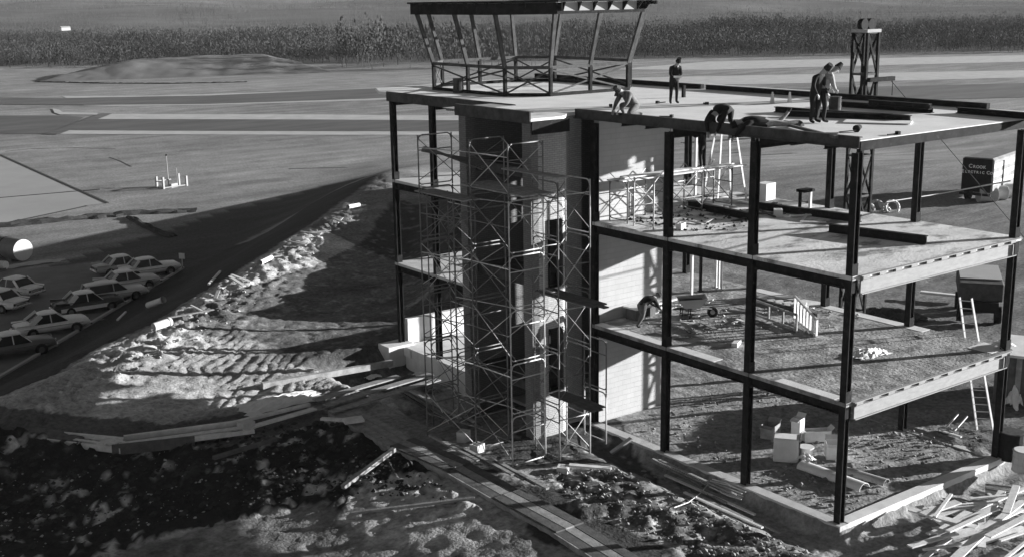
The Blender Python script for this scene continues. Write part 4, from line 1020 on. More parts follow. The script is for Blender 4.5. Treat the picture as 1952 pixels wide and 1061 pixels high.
halfpipe(G(1600, 895, 0), G(1690, 922, 0), .22, 'cargrey', 'grey curved duct shell behind the corner column', )
block(G(1612, 890, 0), (.4, .4, .1), 'black', .8, 'black square sheet lying beyond the duct shells', None, 'tar_sheet', 'sheet', core=False)
for i, (px, py) in enumerate([(1800, 822), (1818, 826)]):
    t = empty('push_broom', G(px, py, 0), R(-20), ['left one of two small brooms on the ground floor at the right', 'right one of two small brooms on the ground floor at the right'][i], 'broom'); MB().bar((0, 0, .1), (1.0, .6, .35), .05, .05).build('handle', M['wood_light'], t); MB().box(-.15, .1, -.16, .16, 0, .12).build('head', M['wood'], t)
gplank((1790, 823), (1832, 836), .1, .05, 'wood_light', 'thin pale stick lying in front of the two brooms', dz=.08)
# wheelbarrow
def wheelbarrow():
    p = G(1318, 604, Z1); t = empty('wheelbarrow', p, R(-38), 'wheelbarrow with a deep tray full of mortar on the middle floor', 'wheelbarrow')
    mb = MB(); T = [(-.55, -.36, .72), (.55, -.40, .80), (.55, .40, .80), (-.55, .36, .72), (-.3, -.24, .40), (.28, -.24, .40), (.28, .24, .40), (-.3, .24, .40)]
    mb.add(T, [(0, 1, 5, 4), (1, 2, 6, 5), (2, 3, 7, 6), (3, 0, 4, 7), (4, 5, 6, 7)]); mb.build('tray', M['cargrey'], t)
    MB().box(-.42, .42, -.28, .28, .60, .66).build('load', M['soil_dark'], t)
    for s in (-1, 1):
        MB().tube((-1.15, s*.32, .55), (.75, s*.10, .34), .022, 6).build('handle', M['tube_light'], t)
        MB().path([(-.35, s*.25, .42), (-.4, s*.27, 0), (-.1, s*.25, 0), (-.05, s*.22, .40)], .018, 5).build('leg', M['steel'], t)
    w_ = MB().tube((.78, -.05, .2), (.78, .05, .2), .2, 14).build('wheel', M['tyre'], t); MB().tube((.78, -.06, .2), (.78, .06, .2), .09, 10).build('hub', M['steel_light'], w_)
wheelbarrow()
t = empty('mortar_table', G(1235, 600, Z1), R(5), 'low mortar board on blocks in front of the bending worker', 'table'); MB().box(-1.0, 1.3, -.35, .35, .42, .48).build('top', M['wood_light'], t)
for x in (-.8, 0, 1.0): MB().box(x-.15, x+.15, -.25, .25, 0, .42).build('support', M['wood_dark'], t)

# ------------------------------------------------------------------ parking lot and cars
sheet('parking_lot', [(-320, 512), (60, 513), (120, 508), (250, 500), (345, 505), (352, 514), (0, 724), (-160, 816), (-700, 900)], M['asphalt'], .06)
cA, cB = G(350, 513, ZF), G(-160, 817, ZF)
o = single(MB().bar(cA+Vector((0, 0, .12)), cB+Vector((0, 0, .12)), .22, .2), 'kerb', M['shoulder'], 'long pale kerb along the right side of the parking lot', 'kerb', kind='structure')
HD = R(-2.5)
for px, py in ((60, 700), (130, 655), (222, 604), (20, 722)):
    p = G(px, py, ZF+.07); MB().bar(p-Vector((5.2, -.2, 0)), p, .1, .012).build('parking_line', M['apron'], None)['kind'] = 'structure'
def ring(x, hw, z0, z1, tum=.12, n=14):
    P = []
    for k in range(n):
        a = 2*math.pi*(k+.5)/n-math.pi/2; c, s = math.cos(a), math.sin(a); e = .38
        yy = hw*(abs(c)**e)*(1 if c > 0 else -1); zz = (z0+z1)/2+(z1-z0)/2*(abs(s)**.5)*(1 if s > 0 else -1)
        if s > 0: yy *= 1-tum*s
        P.append((x, yy, zz))
    return P
def loft(rings):
    mb = MB(); n = len(rings[0]); vs = [p for r in rings for p in r]; fs = []
    for i in range(len(rings)-1):
        for k in range(n): fs.append((i*n+k, i*n+(k+1) % n, (i+1)*n+(k+1) % n, (i+1)*n+k))
    fs += [tuple(range(n)), tuple(range((len(rings)-1)*n, len(rings)*n))[::-1]]
    mb.add(vs, fs); return mb
def car(name, loc, rz, body, roofm, label, L=5.0, fins=.10, style='sedan', two=None, k=1.0, hood=.97, trunk=.96, cab=(-1.5, .95, -.85, .35), nose='round'):
    t = empty(name, loc, rz, label, 'car'); t.scale = (k, k, k)
    h = L/2; W_ = .95
    st = [(-h, .78, .45, trunk-.16), (-h+.12, .88, .36, trunk-.04), (-h+.7, W_, .30, trunk), (cab[0], W_, .28, trunk+.02), (0, W_+.01, .27, .95), (cab[1], W_, .28, hood+.02), (h-.8, W_-.01, .30, hood), (h-.22, .90, .36, hood-.06), (h, .80, .44, hood-.22)]
    body_o = loft([ring(*s) for s in st]).build('body', body, t, smooth=True)
    xa, xb, ta, tb = cab; zb, zt = .96, 1.48
    def fr(o_, zlo, zhi, f0, f1):
        X0 = xa+(ta-xa)*f0; X1 = xb+(tb-xb)*f0; X2 = xa+(ta-xa)*f1; X3 = xb+(tb-xb)*f1; y0 = .84-.16*f0+o_; y1 = .84-.16*f1+o_
        return MB().add([(X0-o_, -y0, zlo), (X1+o_, -y0, zlo), (X1+o_, y0, zlo), (X0-o_, y0, zlo), (X2-o_, -y1, zhi), (X3+o_, -y1, zhi), (X3+o_, y1, zhi), (X2-o_, y1, zhi)], [(0, 1, 5, 4), (1, 2, 6, 5), (2, 3, 7, 6), (3, 0, 4, 7), (4, 5, 6, 7), (0, 3, 2, 1)])
    fr(0, zb-.06, zt, 0, 1).build('window_glass', M['glass'], t)
    rf = loft([ring(ta-.12, .50, zt-.03, zt+.03, .1, 10), ring(ta+.15, .68, zt-.04, zt+.08, .2, 10), ring((ta+tb)/2, .71, zt-.04, zt+.12, .25, 10), ring(tb-.15, .68, zt-.04, zt+.09, .2, 10), ring(tb+.10, .55, zt-.03, zt+.03, .1, 10)])
    rf.build('roof', roofm, t, smooth=True)
    for s in (-1, 1):
        for (x0, x1, w) in ((xa, ta, .22 if style != 'hardtop' else .34), (xb, tb, .05), (-.15, -.15, .06)):
            MB().bar((x0+.02, s*.85, zb-.04), (x1, s*.69, zt+.01), w, .05, up=(0, s, 0)).build('pillar', roofm, t)
        if fins:
            MB().add([(-h+.02, s*.86, trunk-.06), (cab[0]+.5, s*.92, trunk), (-h+.05, s*.90, trunk+fins), (-h+.02, s*.76, trunk-.06), (cab[0]+.5, s*.80, trunk), (-h+.05, s*.82, trunk+fins)],
                     [(0, 1, 2), (5, 4, 3), (0, 2, 5, 3), (2, 1, 4, 5), (1, 0, 3, 4)]).build('tail_fin', body, t)
        MB().tube((h-.06, s*.62, hood-.24), (h+.03, s*.62, hood-.24), .11, 12).build('headlight', M['chrome'], t)
        MB().tube((-h+.03, s*.66, trunk-.26), (-h-.03, s*.66, trunk-.26), .09, 10).build('tail_light', M['tyre'], t)
        MB().box(-h+.5, h-.5, s*.955-.008, s*.955+.008, .66, .69).build('side_trim', M['chrome'], t)
        if two is not None: MB().box(-h+.35, h-.9, s*.957-.012, s*.957+.012, .36, .64).build('side_panel', two, t)
        for x in (-h+1.05, h-1.0):
            MB().tube((x, s*.90, .33), (x, s*.962, .33), .39, 18).build('wheel_arch', M['tyre'], t)
            w_ = MB().tube((x, s*.74, .33), (x, s*.97, .33), .335, 18).build('wheel', M['tyre'], t)
            MB().tube((x, s*.965, .33), (x, s*.985, .33), .19, 14).build('hub_cap', M['chrome'], w_)
    MB().box(h-.02, h+.12, -.90, .90, .38, .54).build('front_bumper', M['chrome'], t, bevel=.03)
    MB().box(-h-.12, -h+.02, -.88, .88, .38, .54).build('rear_bumper', M['chrome'], t, bevel=.03)
    MB().box(h-.02, h+.03, -.5, .5, .52, .72).build('grille', M['chrome'], t)
    MB().box(-h-.03, -h+.02, -.45, .45, .55, .66).build('plate_panel', M['chrome'], t)
    return t
LZ = ZF+.065
def cl(px, py): return G(px, py, LZ)
wt, gy, pm, dk = M['white'], M['cargrey'], M['carmid'], M['cardark']
kc = 1.0
car('parked_car', cl(236, 519), HD+.05, gy, wt, 'grey car with a white roof, farthest back of the parked row', k=kc, fins=.06)
car('parked_car', cl(286, 524), HD, wt, wt, 'white car whose nose reaches the far end of the pale kerb', k=kc, fins=.05, cab=(-1.6, .9, -1.0, .3))
car('parked_car', cl(243, 550), HD, pm, wt, 'pale grey two door car between the far white car and the station wagon', k=kc, fins=.12, two=wt)
car('station_wagon', cl(217, 572), HD, pm, pm, 'pale grey station wagon squeezed in behind the black and white car', k=kc, fins=0, cab=(-2.2, .9, -2.0, .3))
car('parked_car', cl(168, 592), HD, dk, wt, 'black and white two tone car with a white roof', k=kc, fins=.14, two=wt, style='hardtop')
car('parked_car', cl(99, 633), HD, wt, wt, 'all white car standing alone between the two tone car and the dark car', k=kc, fins=.04, style='hardtop', cab=(-1.55, 1.0, -.75, .3))
car('parked_car', cl(28, 676), HD, gy if 0 else M['carmid2'] if 'carmid2' in M else dk, wt, 'dark car with a white roof, nearest to the bottom left of the lot', k=kc*1.02, fins=0)
car('parked_car', cl(27, 563), R(118), wt, wt, 'white car seen from behind at the left edge, the farther one', k=kc, fins=.03)
car('parked_car', cl(-3, 588), R(118), wt, wt, 'white car seen from behind at the left edge, the nearer one', k=kc, fins=.03)
# storage tanks lying by the lot
def tank(a, b, r, m, endm, label):
    A = G(*a, ZF); B = G(*b, ZF); d = (B-A).normalized(); t = empty('storage_tank', A, 0, label, 'tank'); P = []
    A = A+Vector((0, 0, r+.15)); B = B+Vector((0, 0, r+.15))
    P.append(MB().tube(A, B, r, 28).build('shell', m, None, smooth=False))
    P.append(MB().tube(B, B+d*.06, r*.985, 28).build('end_plate', endm, None))
    for u in (.3, .55, .8):
        c = A.lerp(B, u); P.append(MB().tube(c-d*.07, c+d*.07, r+.03, 28).build('band', M['steel'], None))
    P.append(MB().tube(A.lerp(B, .67)+Vector((0, 0, r-.05)), A.lerp(B, .67)+Vector((0, 0, r+.22)), .22, 10).build('manhole', M['steel'], None))
    for u in (.2, .85):
        c = A.lerp(B, u); P.append(MB().box(c.x-.3, c.x+.3, c.y-.8, c.y+.8, ZF, ZF+.3).build('cradle', M['wood_dark'], None))
    attach(t, P)
tank((-90, 474), (46, 500), .98, M['tankm'], pm, 'long grey cylindrical tank with a white end, at the left edge of the field')
tank((-60, 512), (12, 516), .36, pm, wt, 'small white cylindrical tank in front of the big grey one')
crumple(G(62, 504, ZF), 2.6, .7, .35, 'shoulder', 'low heap of pale rubble at the foot of the grey tank', 'rubble', 51, 'rubble_heap')
o = single(MB().bar(G(348, 507, ZF), G(348, 507, ZF)+Vector((0, 0, .9)), .06).bar(G(348, 507, ZF)+Vector((0, 0, .65)), G(348, 507, ZF)+Vector((0, 0, 1.15)), .55, .05, up=(.8, .6, 0)), 'notice_board', M['sign'], 'small pale notice at the far end of the kerb', 'sign')
# weather instrument in the field
t = empty('weather_instrument', G(328, 357, ZF), R(20), 'white weather mast inside a low white frame out in the field', 'instrument')
MB().tube((0, .6, 0), (0, .6, 3.9), .07, 8, .04).build('mast', M['apron'], t); MB().tube((0, .6, 3.9), (0, .6, 4.1), .12, 8).build('beacon', M['black'], t)
for x, y in ((-1.6, -.3), (-1.6, .9), (1.6, -.9), (1.6, .5)): MB().box(x-.12, x+.12, y-.12, y+.12, 0, 1.5 if y > -.5 else 1.3).build('post', M['apron'], t)
MB().bar((-1.6, -.3, .15), (1.6, -.9, .15), .12).build('rail', M['apron'], t); MB().bar((-1.6, .9, .9), (.5, .7, .9), .12).build('rail', M['apron'], t); MB().bar((-1.6, -.3, .9), (-1.6, .9, .9), .12).build('rail', M['apron'], t)
MB().box(-.5, .5, -.5, 0, 0, .5).build('cabinet', M['apron'], t); MB().tube((1.1, .2, 0), (1.1, .2, 2.3), .04, 6).build('thin_mast', M['apron'], t)
# pipes and rubble lying along the crest
def conc_pipe(a, b, r, label, z=.15):
    A = GT(*a)+Vector((0, 0, r+z)); B = GT(*b)+Vector((0, 0, r+z)); o_ = (A+B)/2; mb = MB(); n = 16
    mb.tube(A-o_, B-o_, r, n, caps=False); mb.tube(A-o_, B-o_, r*.8, n, caps=False)
    d = (B-A).normalized(); mb.tube(B-o_-d*.12, B-o_, r*1.12, n, caps=False)
    ob = mb.build('drain_pipe', M['wallc']); ob.location = o_; return tag(ob, label, 'pipe')
conc_pipe((294, 636), (326, 625), .19, 'largest white drain pipe lying on the crest of the bank')
conc_pipe((497, 510), (517, 500), .14, 'white drain pipe lying higher up the crest of the bank')
conc_pipe((560, 463), (580, 461), .12, 'thin white drain pipe near the top of the crest')
conc_pipe((664, 402), (684, 398), .14, 'small white drain pipe at the far end of the crest')
rnd = random.Random(77)
for k in range(14):
    u = rnd.random(); px = 345+u*360; py = 618-u*238+rnd.uniform(-4, 10)
    a = GT(px, py); ang = rnd.gauss(.85, .5); L = rnd.uniform(.7, 2.6); dv = Vector((math.cos(ang), math.sin(ang), 0))*L/2
    plank(a-dv+Vector((0, 0, .22)), a+dv+Vector((0, 0, .28)), rnd.uniform(.08, .22), rnd.uniform(.04, .09), 'wood' if k % 3 else 'wood_light', 'scrap board lying among the rubble on the crest', 'plank', 'scrap boards on the crest of the bank', 'scrap_board')
conc_pipe((283, 590), (312, 580), .17, 'pale pipe lying on the dark slope below the crest', z=.1)
gplank((224, 612), (240, 596), .12, .1, 'wood_light', 'thin pale stake lying on the dark slope by the kerb', dz=.1)
gplank((398, 545), (420, 520), .12, .1, 'wood_light', 'thin pale stake lying high on the dark slope', dz=.1)
# stones and clods: loose debris too many to count
def stones(name, n, poly, rlo, rhi, m, label, seed, z=None):
    rg = np.random.RandomState(seed); xs = [p[0] for p in poly]; ys = [p[1] for p in poly]
    px = rg.uniform(min(xs), max(xs), n); py = rg.uniform(min(ys), max(ys), n); k = inpoly(px, py, poly); px, py = px[k], py[k]; N = len(px)
    D = [np.array([FW[i]+RT[i]*((x-976)/CAM['f'])+UP[i]*((530.5-y)/CAM['f']) for i in range(3)]) for x, y in zip(px, py)]; D = np.array(D)
    Z = np.zeros(N) if z is None else np.full(N, float(z))
    for _ in range(8):
        t = (Z-CL.z)/D[:, 2]; X = CL.x+D[:, 0]*t; Y = CL.y+D[:, 1]*t
        if z is not None: break
        Z = height(X, Y)
    r = rlo+(rhi-rlo)*rg.rand(N)**3
    dirs = np.array([(1, 0, 0), (-1, 0, 0), (0, 1, 0), (0, -1, 0), (0, 0, 1), (0, 0, -1)], float)
    V = np.stack([X, Y, Z+r*.3], -1)[:, None, :]+dirs[None]*r[:, None, None]*rg.uniform(.6, 1.4, (N, 6, 1))*np.array([1, 1, .65])
    T = np.array([(0, 2, 4), (2, 1, 4), (1, 3, 4), (3, 0, 4), (2, 0, 5), (1, 2, 5), (3, 1, 5), (0, 3, 5)])
    F = (np.arange(N)[:, None, None]*6+T[None]).reshape(-1, 3)
    me = bpy.data.meshes.new(name); me.from_pydata(V.reshape(-1, 3).tolist(), [], F.tolist()); me.materials.append(m); me.update()
    o = bpy.data.objects.new(name, me); COL.objects.link(o); return tag(o, label, 'rubble', kind='stuff')
stones('rubble', 2200, [(60, 765), (330, 640), (520, 505), (720, 345), (745, 350), (560, 520), (400, 640), (240, 730)], .03, .12, M['soil_light'], 'pale rubble along the crest of the bank', 3)
stones('clods', 2600, [(0, 850), (640, 805), (880, 950), (600, 940), (250, 1000), (0, 1061)], .04, .16, M['soil_dark'], 'dark clods on the heap in the left foreground', 4)
stones('rubble', 900, [(0, 870), (640, 815), (880, 950), (600, 945), (250, 1010), (0, 1061)], .02, .075, M['soil_light'], 'white lumps scattered over the dark heap', 5)
stones('clods', 1300, [(1000, 900), (1260, 890), (1560, 1061), (1330, 1061), (1100, 960)], .03, .11, M['soil'], 'clods beside the board walk at the bottom', 6)
stones('clods', 2600, [(1190, 800), (1600, 690), (1880, 830), (1600, 985)], .02, .10, M['soil'], 'clods on the earth floor inside the building', 7, 0)
stones('rubble', 420, [(1180, 592), (1440, 575), (1640, 600), (1640, 650), (1440, 640), (1290, 650)], .02, .09, M['soil_light'], 'scraps of mortar on the middle floor', 8, Z1)
stones('rubble', 420, [(1150, 410), (1300, 395), (1440, 400), (1440, 440), (1280, 440)], .02, .10, M['soil_dark'], 'dark rubble swept over the left end of the top floor', 9, Z2)
# truck with lettering
TR = empty('van_truck', G(1858, 388, 0)+Vector((.5, .3, 0)), R(14), 'tall black box truck seen from behind beyond the building, with white lettering on its doors', 'truck')
MB().box(0, 6.2, -1.17, 1.17, .75, 3.35).build('cargo_box', M['carside'], TR, bevel=.16)
MB().box(-.03, .01, -1.10, 1.10, .78, 3.28).build('rear_door', M['black'], TR)
MB().box(-.05, -.03, -.012, .012, .8, 3.2).build('door_seam', M['steel'], TR)
MB().box(-.25, 0, -1.15, 1.15, .55, .72).build('rear_bumper', M['steel'], TR)
for z in (1.3, 1.95, 2.6): MB().box(.1, 6.1, -1.19, -1.165, z, z+.34).build('side_stripe', M['carmid'], TR)
MB().box(2.2, 2.35, -1.24, -1.17, 1.0, 3.0).build('side_post', M['black'], TR)
MB().box(6.3, 8.1, -1.05, 1.05, .7, 2.5).build('cab', M['cargrey'], TR, bevel=.2); MB().box(6.9, 7.6, -1.07, 1.07, 1.7, 2.3).build('cab_window', M['glass'], TR)
for x in (1.2, 7.3):
    for s in (-1, 1):
        w_ = MB().tube((x, s*.75, .48), (x, s*1.12, .48), .48, 18).build('wheel', M['tyre'], TR); MB().tube((x, s*1.1, .48), (x, s*1.14, .48), .22, 12).build('wheel_rim', M['cargrey'], w_)
def smallcaps(words, size, x, z, parent, m):
    """painted small capitals laid out letter by letter across the doors, one mesh"""
    wd = lambda c: size*(.80 if c.isupper() else (.35 if c == ' ' else .62))
    y = sum(wd(c) for c in words)/2; V = []; F = []; dg = bpy.context.evaluated_depsgraph_get()
    for c in words:
        if c != ' ':
            cu = bpy.data.curves.new('letter', 'FONT'); cu.body = c.upper(); cu.size = size if c.isupper() else size*.78; cu.extrude = .004; cu.align_x = 'CENTER'; cu.resolution_u = 3; cu.offset = .008
            q = bpy.data.objects.new('letter', cu); COL.objects.link(q); bpy.context.view_layer.update()
            me = bpy.data.meshes.new_from_object(q.evaluated_get(bpy.context.evaluated_depsgraph_get())); k = len(V)
            V += [(x-v.co.z, y-wd(c)/2-v.co.x, z+v.co.y) for v in me.vertices]; F += [tuple(i+k for i in p.vertices) for p in me.polygons]
            bpy.data.objects.remove(q); bpy.data.meshes.remove(me); bpy.data.curves.remove(cu)
        y -= wd(c)
    me = bpy.data.meshes.new('lettering'); me.from_pydata(V, [], F); me.materials.append(m); o = bpy.data.objects.new('lettering', me); COL.objects.link(o); o.parent = parent; return o
smallcaps('Crook', .40, -.06, 2.58, TR, M['sign']); smallcaps('Electric Co', .34, -.06, 2.18, TR, M['sign'])
for i, (px, py) in enumerate([(1886, 385), (1905, 381), (1918, 377)]):
    p = G(px, py, 0); d = Vector((.55, -.83, 0)); t = empty('steel_drum', p, 0, ['nearest lying drum with a white end beside the truck', 'middle lying drum with a white end beside the truck', 'farthest lying drum with a white end beside the truck'][i], 'drum')
    r = .55; P = [MB().tube(p+Vector((-.75, .5, r)), p+Vector((.35, -.25, r)), r, 18).build('shell', M['cargrey'], None), MB().tube(p+Vector((.35, -.25, r)), p+Vector((.40, -.28, r)), r*.95, 18).build('end_plate', wt, None)]; attach(t, P)
# coils of hose beyond the top floor
rnd = random.Random(4)
for i in range(6):
    p = G(1650+i*10, 398+((i*7) % 3)*3, 0); mb = MB(); r = rnd.uniform(.25, .5); tilt = Matrix.Rotation(rnd.uniform(.3, 1.4), 3, 'X') @ Matrix.Rotation(rnd.uniform(0, 3), 3, 'Y')
    pts = [tilt @ Vector((math.cos(a)*r, math.sin(a)*r, 0))+Vector((0, 0, r*.7)) for a in [math.tau*k/12 for k in range(13)]]
    mb.path(pts, .10, 6); o = mb.build('hose_coil', M['wallc' if i % 2 else 'cargrey'], smooth=True); o.location = p; tag(o, 'coil of thick pale hose in the tangle on the far ground behind the building', 'hose', 'coils of hose behind the building')
single(MB().path([G(1690, 385, 3.2), G(1790, 370, 3.2), GX(1925, 345, x=8.4)], .03, 5), 'cable', M['wallc'], 'pale cable stretched from the hose coils to the right corner column', 'cable')
# dark wagon standing beyond the lower floors
t = empty('dump_wagon', G(1862, 600, 0), R(35), 'dark flat topped wagon standing in shade beyond the right end of the middle floor', 'wagon')
MB().box(-2.0, 2.0, -1.0, 1.0, 1.2, 2.05).build('body', M['steel_grey'], t, bevel=.05); MB().box(-1.2, 2.0, -.95, .95, 2.07, 2.12).build('tarpaulin', M['cargrey'], t); MB().box(-2.2, 1.9, -.8, .8, .7, 1.2).build('chassis', M['black'], t)
MB().box(1.8, 2.05, -.95, -.5, .45, 1.0).build('lamp_board', wt, t)
for x in (-1.3, 1.2):
    for s in (-1, 1): MB().tube((x, s*.7, .42), (x, s*1.0, .42), .42, 16).build('wheel', M['tyre'], t)
single(MB().bar(G(1755, 556, .3), G(1850, 566, .3), .3, .12), 'pale_board', M['wood_light'], 'pale plank lying in front of the dark wagon', 'plank')
crumple(G(1690, 606, 0), 1.6, 1.6, .5, 'soil_dark', 'dark earth heap beyond the back edge of the middle floor', 'earth', 61, 'earth_heap')
# site hut, drums and sacks at the right edge
t = empty('site_hut', G(1950, 775, 0)+Vector((.9, .3, 0)), R(25), 'grey board hut at the right edge with a pale flat roof', 'hut')
MB().box(-1.1, 1.6, -1.0, 1.0, 0, 2.0).build('wall', M['wood_dark'], t); MB().box(-1.25, 1.75, -1.12, 1.12, 2.0, 2.1).build('roof', M['wallc'], t)
for k in range(9): MB().box(-1.13, -1.10, -1.0+k*.25, -1.0+k*.25+.2, .03, 1.97).build('wall_board', M['wood' if k % 2 else 'wood_dark'], t)
crumple(G(1932, 776, 0), .3, .3, 1.1, 'paper', 'pale sack slumped against the grey hut', 'sack', 62, 'sack')
drum(G(1925, 872, 0), .42, .95, 'black', 'black drum standing at the far right corner of the building', lid='steel_grey')
drum(G(1950, 896, 0), .36, .72, 'cargrey', 'pale drum in front of the black drum at the right edge', lid='wallc')

# ------------------------------------------------------------------ people
def hand(p, d, m, parent, s=1.0):
    """palm, four bent fingers of unequal length and a thumb leaving the side of the palm"""
    mb = MB(); p = Vector(p); d = Vector(d).normalized(); sd_ = d.cross(Vector((0, 0, 1)));
    sd_ = sd_.normalized() if sd_.length > .1 else Vector((1, 0, 0)); dn = sd_.cross(d).normalized()*-1
    if dn.z > 0: dn = -dn
    mb.bar(p, p+d*.09*s, .08*s, .03*s)
    for k, l in enumerate((.065, .08, .075, .055)):
        b = p+d*.085*s+sd_*(k-1.5)*.021*s; e = b+d*l*.55*s+dn*.012*s; f = e+d*l*.35*s+dn*.035*s; mb.tube(b, e, .010*s, 5); mb.tube(e, f, .009*s, 5)
    b = p+d*.03*s+sd_*-.04*s; mb.tube(b, b+d*.035*s-sd_*.03*s, .012*s, 5); mb.tube(b+d*.035*s-sd_*.03*s, b+d*.07*s-sd_*.025*s+dn*.02*s, .010*s, 5)
    return mb.build('hand', m, parent, smooth=True)
def person(loc, rz, J, label, top, leg, hat=None, s=1.0, shoe=None, hatm=None, coat=1.0):
    """one continuous skin-grown body; x forward, y left, z up; J maps joints to positions"""
    t = empty('person', loc, rz, label, 'person'); t.scale = (s, s, s)
    names = [k for k in J if k != 'face']; E = [('pelvis', 'waist'), ('waist', 'chest'), ('chest', 'neck'), ('neck', 'head'), ('head', 'crown')]
    for a in 'LR': E += [('chest', 'sh'+a), ('sh'+a, 'el'+a), ('el'+a, 'wr'+a), ('pelvis', 'hip'+a), ('hip'+a, 'kn'+a), ('kn'+a, 'an'+a), ('an'+a, 'toe'+a)]
    rad = dict(pelvis=(.17, .14), waist=(.155, .13), chest=(.19, .15), neck=(.062, .062), head=(.098, .105), crown=(.085, .09), sh=(.085, .085), el=(.058, .058), wr=(.036, .036), hip=(.115, .115), kn=(.075, .075), an=(.052, .055), toe=(.048, .04))
    me = bpy.data.meshes.new('body'); me.from_pydata([J[n] for n in names], [(names.index(a), names.index(b)) for a, b in E], []); me.update()
    o = bpy.data.objects.new('body', me); COL.objects.link(o)
    sk = o.modifiers.new('skin', 'SKIN'); sv = me.skin_vertices[0].data
    for i, n in enumerate(names):
        r = rad.get(n) or rad[n[:-1]]; f = coat if n in ('waist', 'chest', 'pelvis') or n[:2] in ('sh', 'el') else 1
        sv[i].radius = (r[0]*f, r[1]*f); sv[i].use_root = (n == 'pelvis')
    sb = o.modifiers.new('sub', 'SUBSURF'); sb.levels = 1; sb.render_levels = 1
    bpy.context.view_layer.update(); dg = bpy.context.evaluated_depsgraph_get()
    nm = bpy.data.meshes.new_from_object(o.evaluated_get(dg)); bpy.data.objects.remove(o)
    o = bpy.data.objects.new('body', nm); COL.objects.link(o); o.parent = t
    nm.materials.clear(); [nm.materials.append(x) for x in (top, leg, M['skin'], shoe or M['black'])]
    seg = []
    for a, b in E:
        kk = 0
        if b in ('head', 'crown'): kk = 2
        elif a[:3] == 'hip' or b[:3] == 'hip' or a[:2] == 'kn': kk = 1
        elif a[:2] == 'an': kk = 3
        seg.append((Vector(J[a]), Vector(J[b]), kk))
    for p in nm.polygons:
        c = p.center; best = 9; kk = 0
        for a, b, q in seg:
            ab = b-a; u = max(0, min(1, (c-a).dot(ab)/max(1e-9, ab.dot(ab)))); d = (c-a-ab*u).length
            if d < best: best = d; kk = q
        p.material_index = kk; p.use_smooth = True
    hd = (Vector(J['crown'])-Vector(J['neck'])).normalized(); c = Vector(J['head']); fwd = Vector(J.get('face', (1, 0, 0))); fwd = (fwd-hd*fwd.dot(hd)).normalized()
    f = MB(); f.add([c+fwd*.13-hd*.02, c+fwd*.095+hd*.03, c+fwd*.095-hd*.03+fwd.cross(hd)*.018, c+fwd*.095-hd*.03-fwd.cross(hd)*.018], [(0, 1, 2), (0, 3, 1), (0, 2, 3)]); f.build('nose', M['skin'], t)
    if hat:
        q = MB(); top_ = Vector(J['crown']); q.tube(c+hd*.04, top_+hd*.10, .118, 12, .085); q.bar(c+hd*.05+fwd*.05, c+hd*.035+fwd*.20, .17, .015, up=hd); q.build('cap', hatm or M['black'], t, smooth=False)
    else:
        q = MB(); q.tube(c+hd*.03-fwd*.02, Vector(J['crown'])+hd*.07-fwd*.02, .115, 12, .07); q.build('hair', M['black'], t)
    for a in 'LR':
        w_ = Vector(J['wr'+a]); e = Vector(J['el'+a]); hand(w_, w_-e, M['skin'], t, 1.05)
    return t
def stand(lean=.15, armL=None, armR=None, stance=.12, head=.2):
    zc = 1.32; x = lean
    J = dict(pelvis=(0, 0, .94), waist=(.02+x*.2, 0, 1.10), chest=(x*.7, 0, 1.32), neck=(x+.03, 0, 1.49), head=(x+.06+head*.35, 0, 1.62), crown=(x+.08+head*.5, 0, 1.72),
             shL=(x*.75, .19, 1.39), shR=(x*.75, -.19, 1.39), elL=(x*.75+.02, .27, 1.12), elR=(x*.75+.02, -.27, 1.12), wrL=(x+.12, .24, .90), wrR=(x+.12, -.24, .90),
             hipL=(0, .10, .88), hipR=(0, -.10, .88), knL=(.02, stance, .48), knR=(.03, -stance, .48), anL=(-.03, stance+.01, .075), anR=(-.02, -stance-.01, .075), toeL=(.15, stance+.04, .045), toeR=(.16, -stance-.04, .045), face=(1, 0, -.4*head))
    if armL: J['elL'], J['wrL'] = armL
    if armR: J['elR'], J['wrR'] = armR
    return J
rp = lambda px, py: G(px, py, Z3+.002)
camd = lambda p: math.atan2(CL.y-p.y, CL.x-p.x)
p = rp(1284, 198); person(p, camd(p)+.35, stand(.22, ((.20, .22, 1.12), (.36, .06, 1.02)), ((.20, -.22, 1.12), (.36, -.06, 1.0)), head=.5), 'worker standing alone on the roof, head bowed over a pale pad in his hands', M['black'], M['black'], None, .97, coat=1.1)
hb = block(p+Vector((math.cos(camd(p)+.35)*.40, math.sin(camd(p)+.35)*.40, 1.0)), (.22, .30, .06), 'paper', camd(p), 'pale sheaf held in the hands of the lone standing worker', None, 'paper_pad', 'paper', core=False)
p = rp(1551, 235); person(p, camd(p)+.9, stand(.16, head=.45), 'worker in black with a peaked cap, left of the pair standing on the roof', M['black'], M['black'], 'cap', 1.04, coat=1.1)
p = rp(1564, 234); person(p, camd(p)+2.2, stand(.26, ((.22, .26, 1.15), (.42, .14, 1.0)), ((.22, -.26, 1.15), (.42, -.14, 1.0)), head=.6, stance=.15), 'worker in a pale jacket bending forward, right of the pair standing on the roof', M['cloth_light'], M['black'], None, 1.03, coat=1.2)
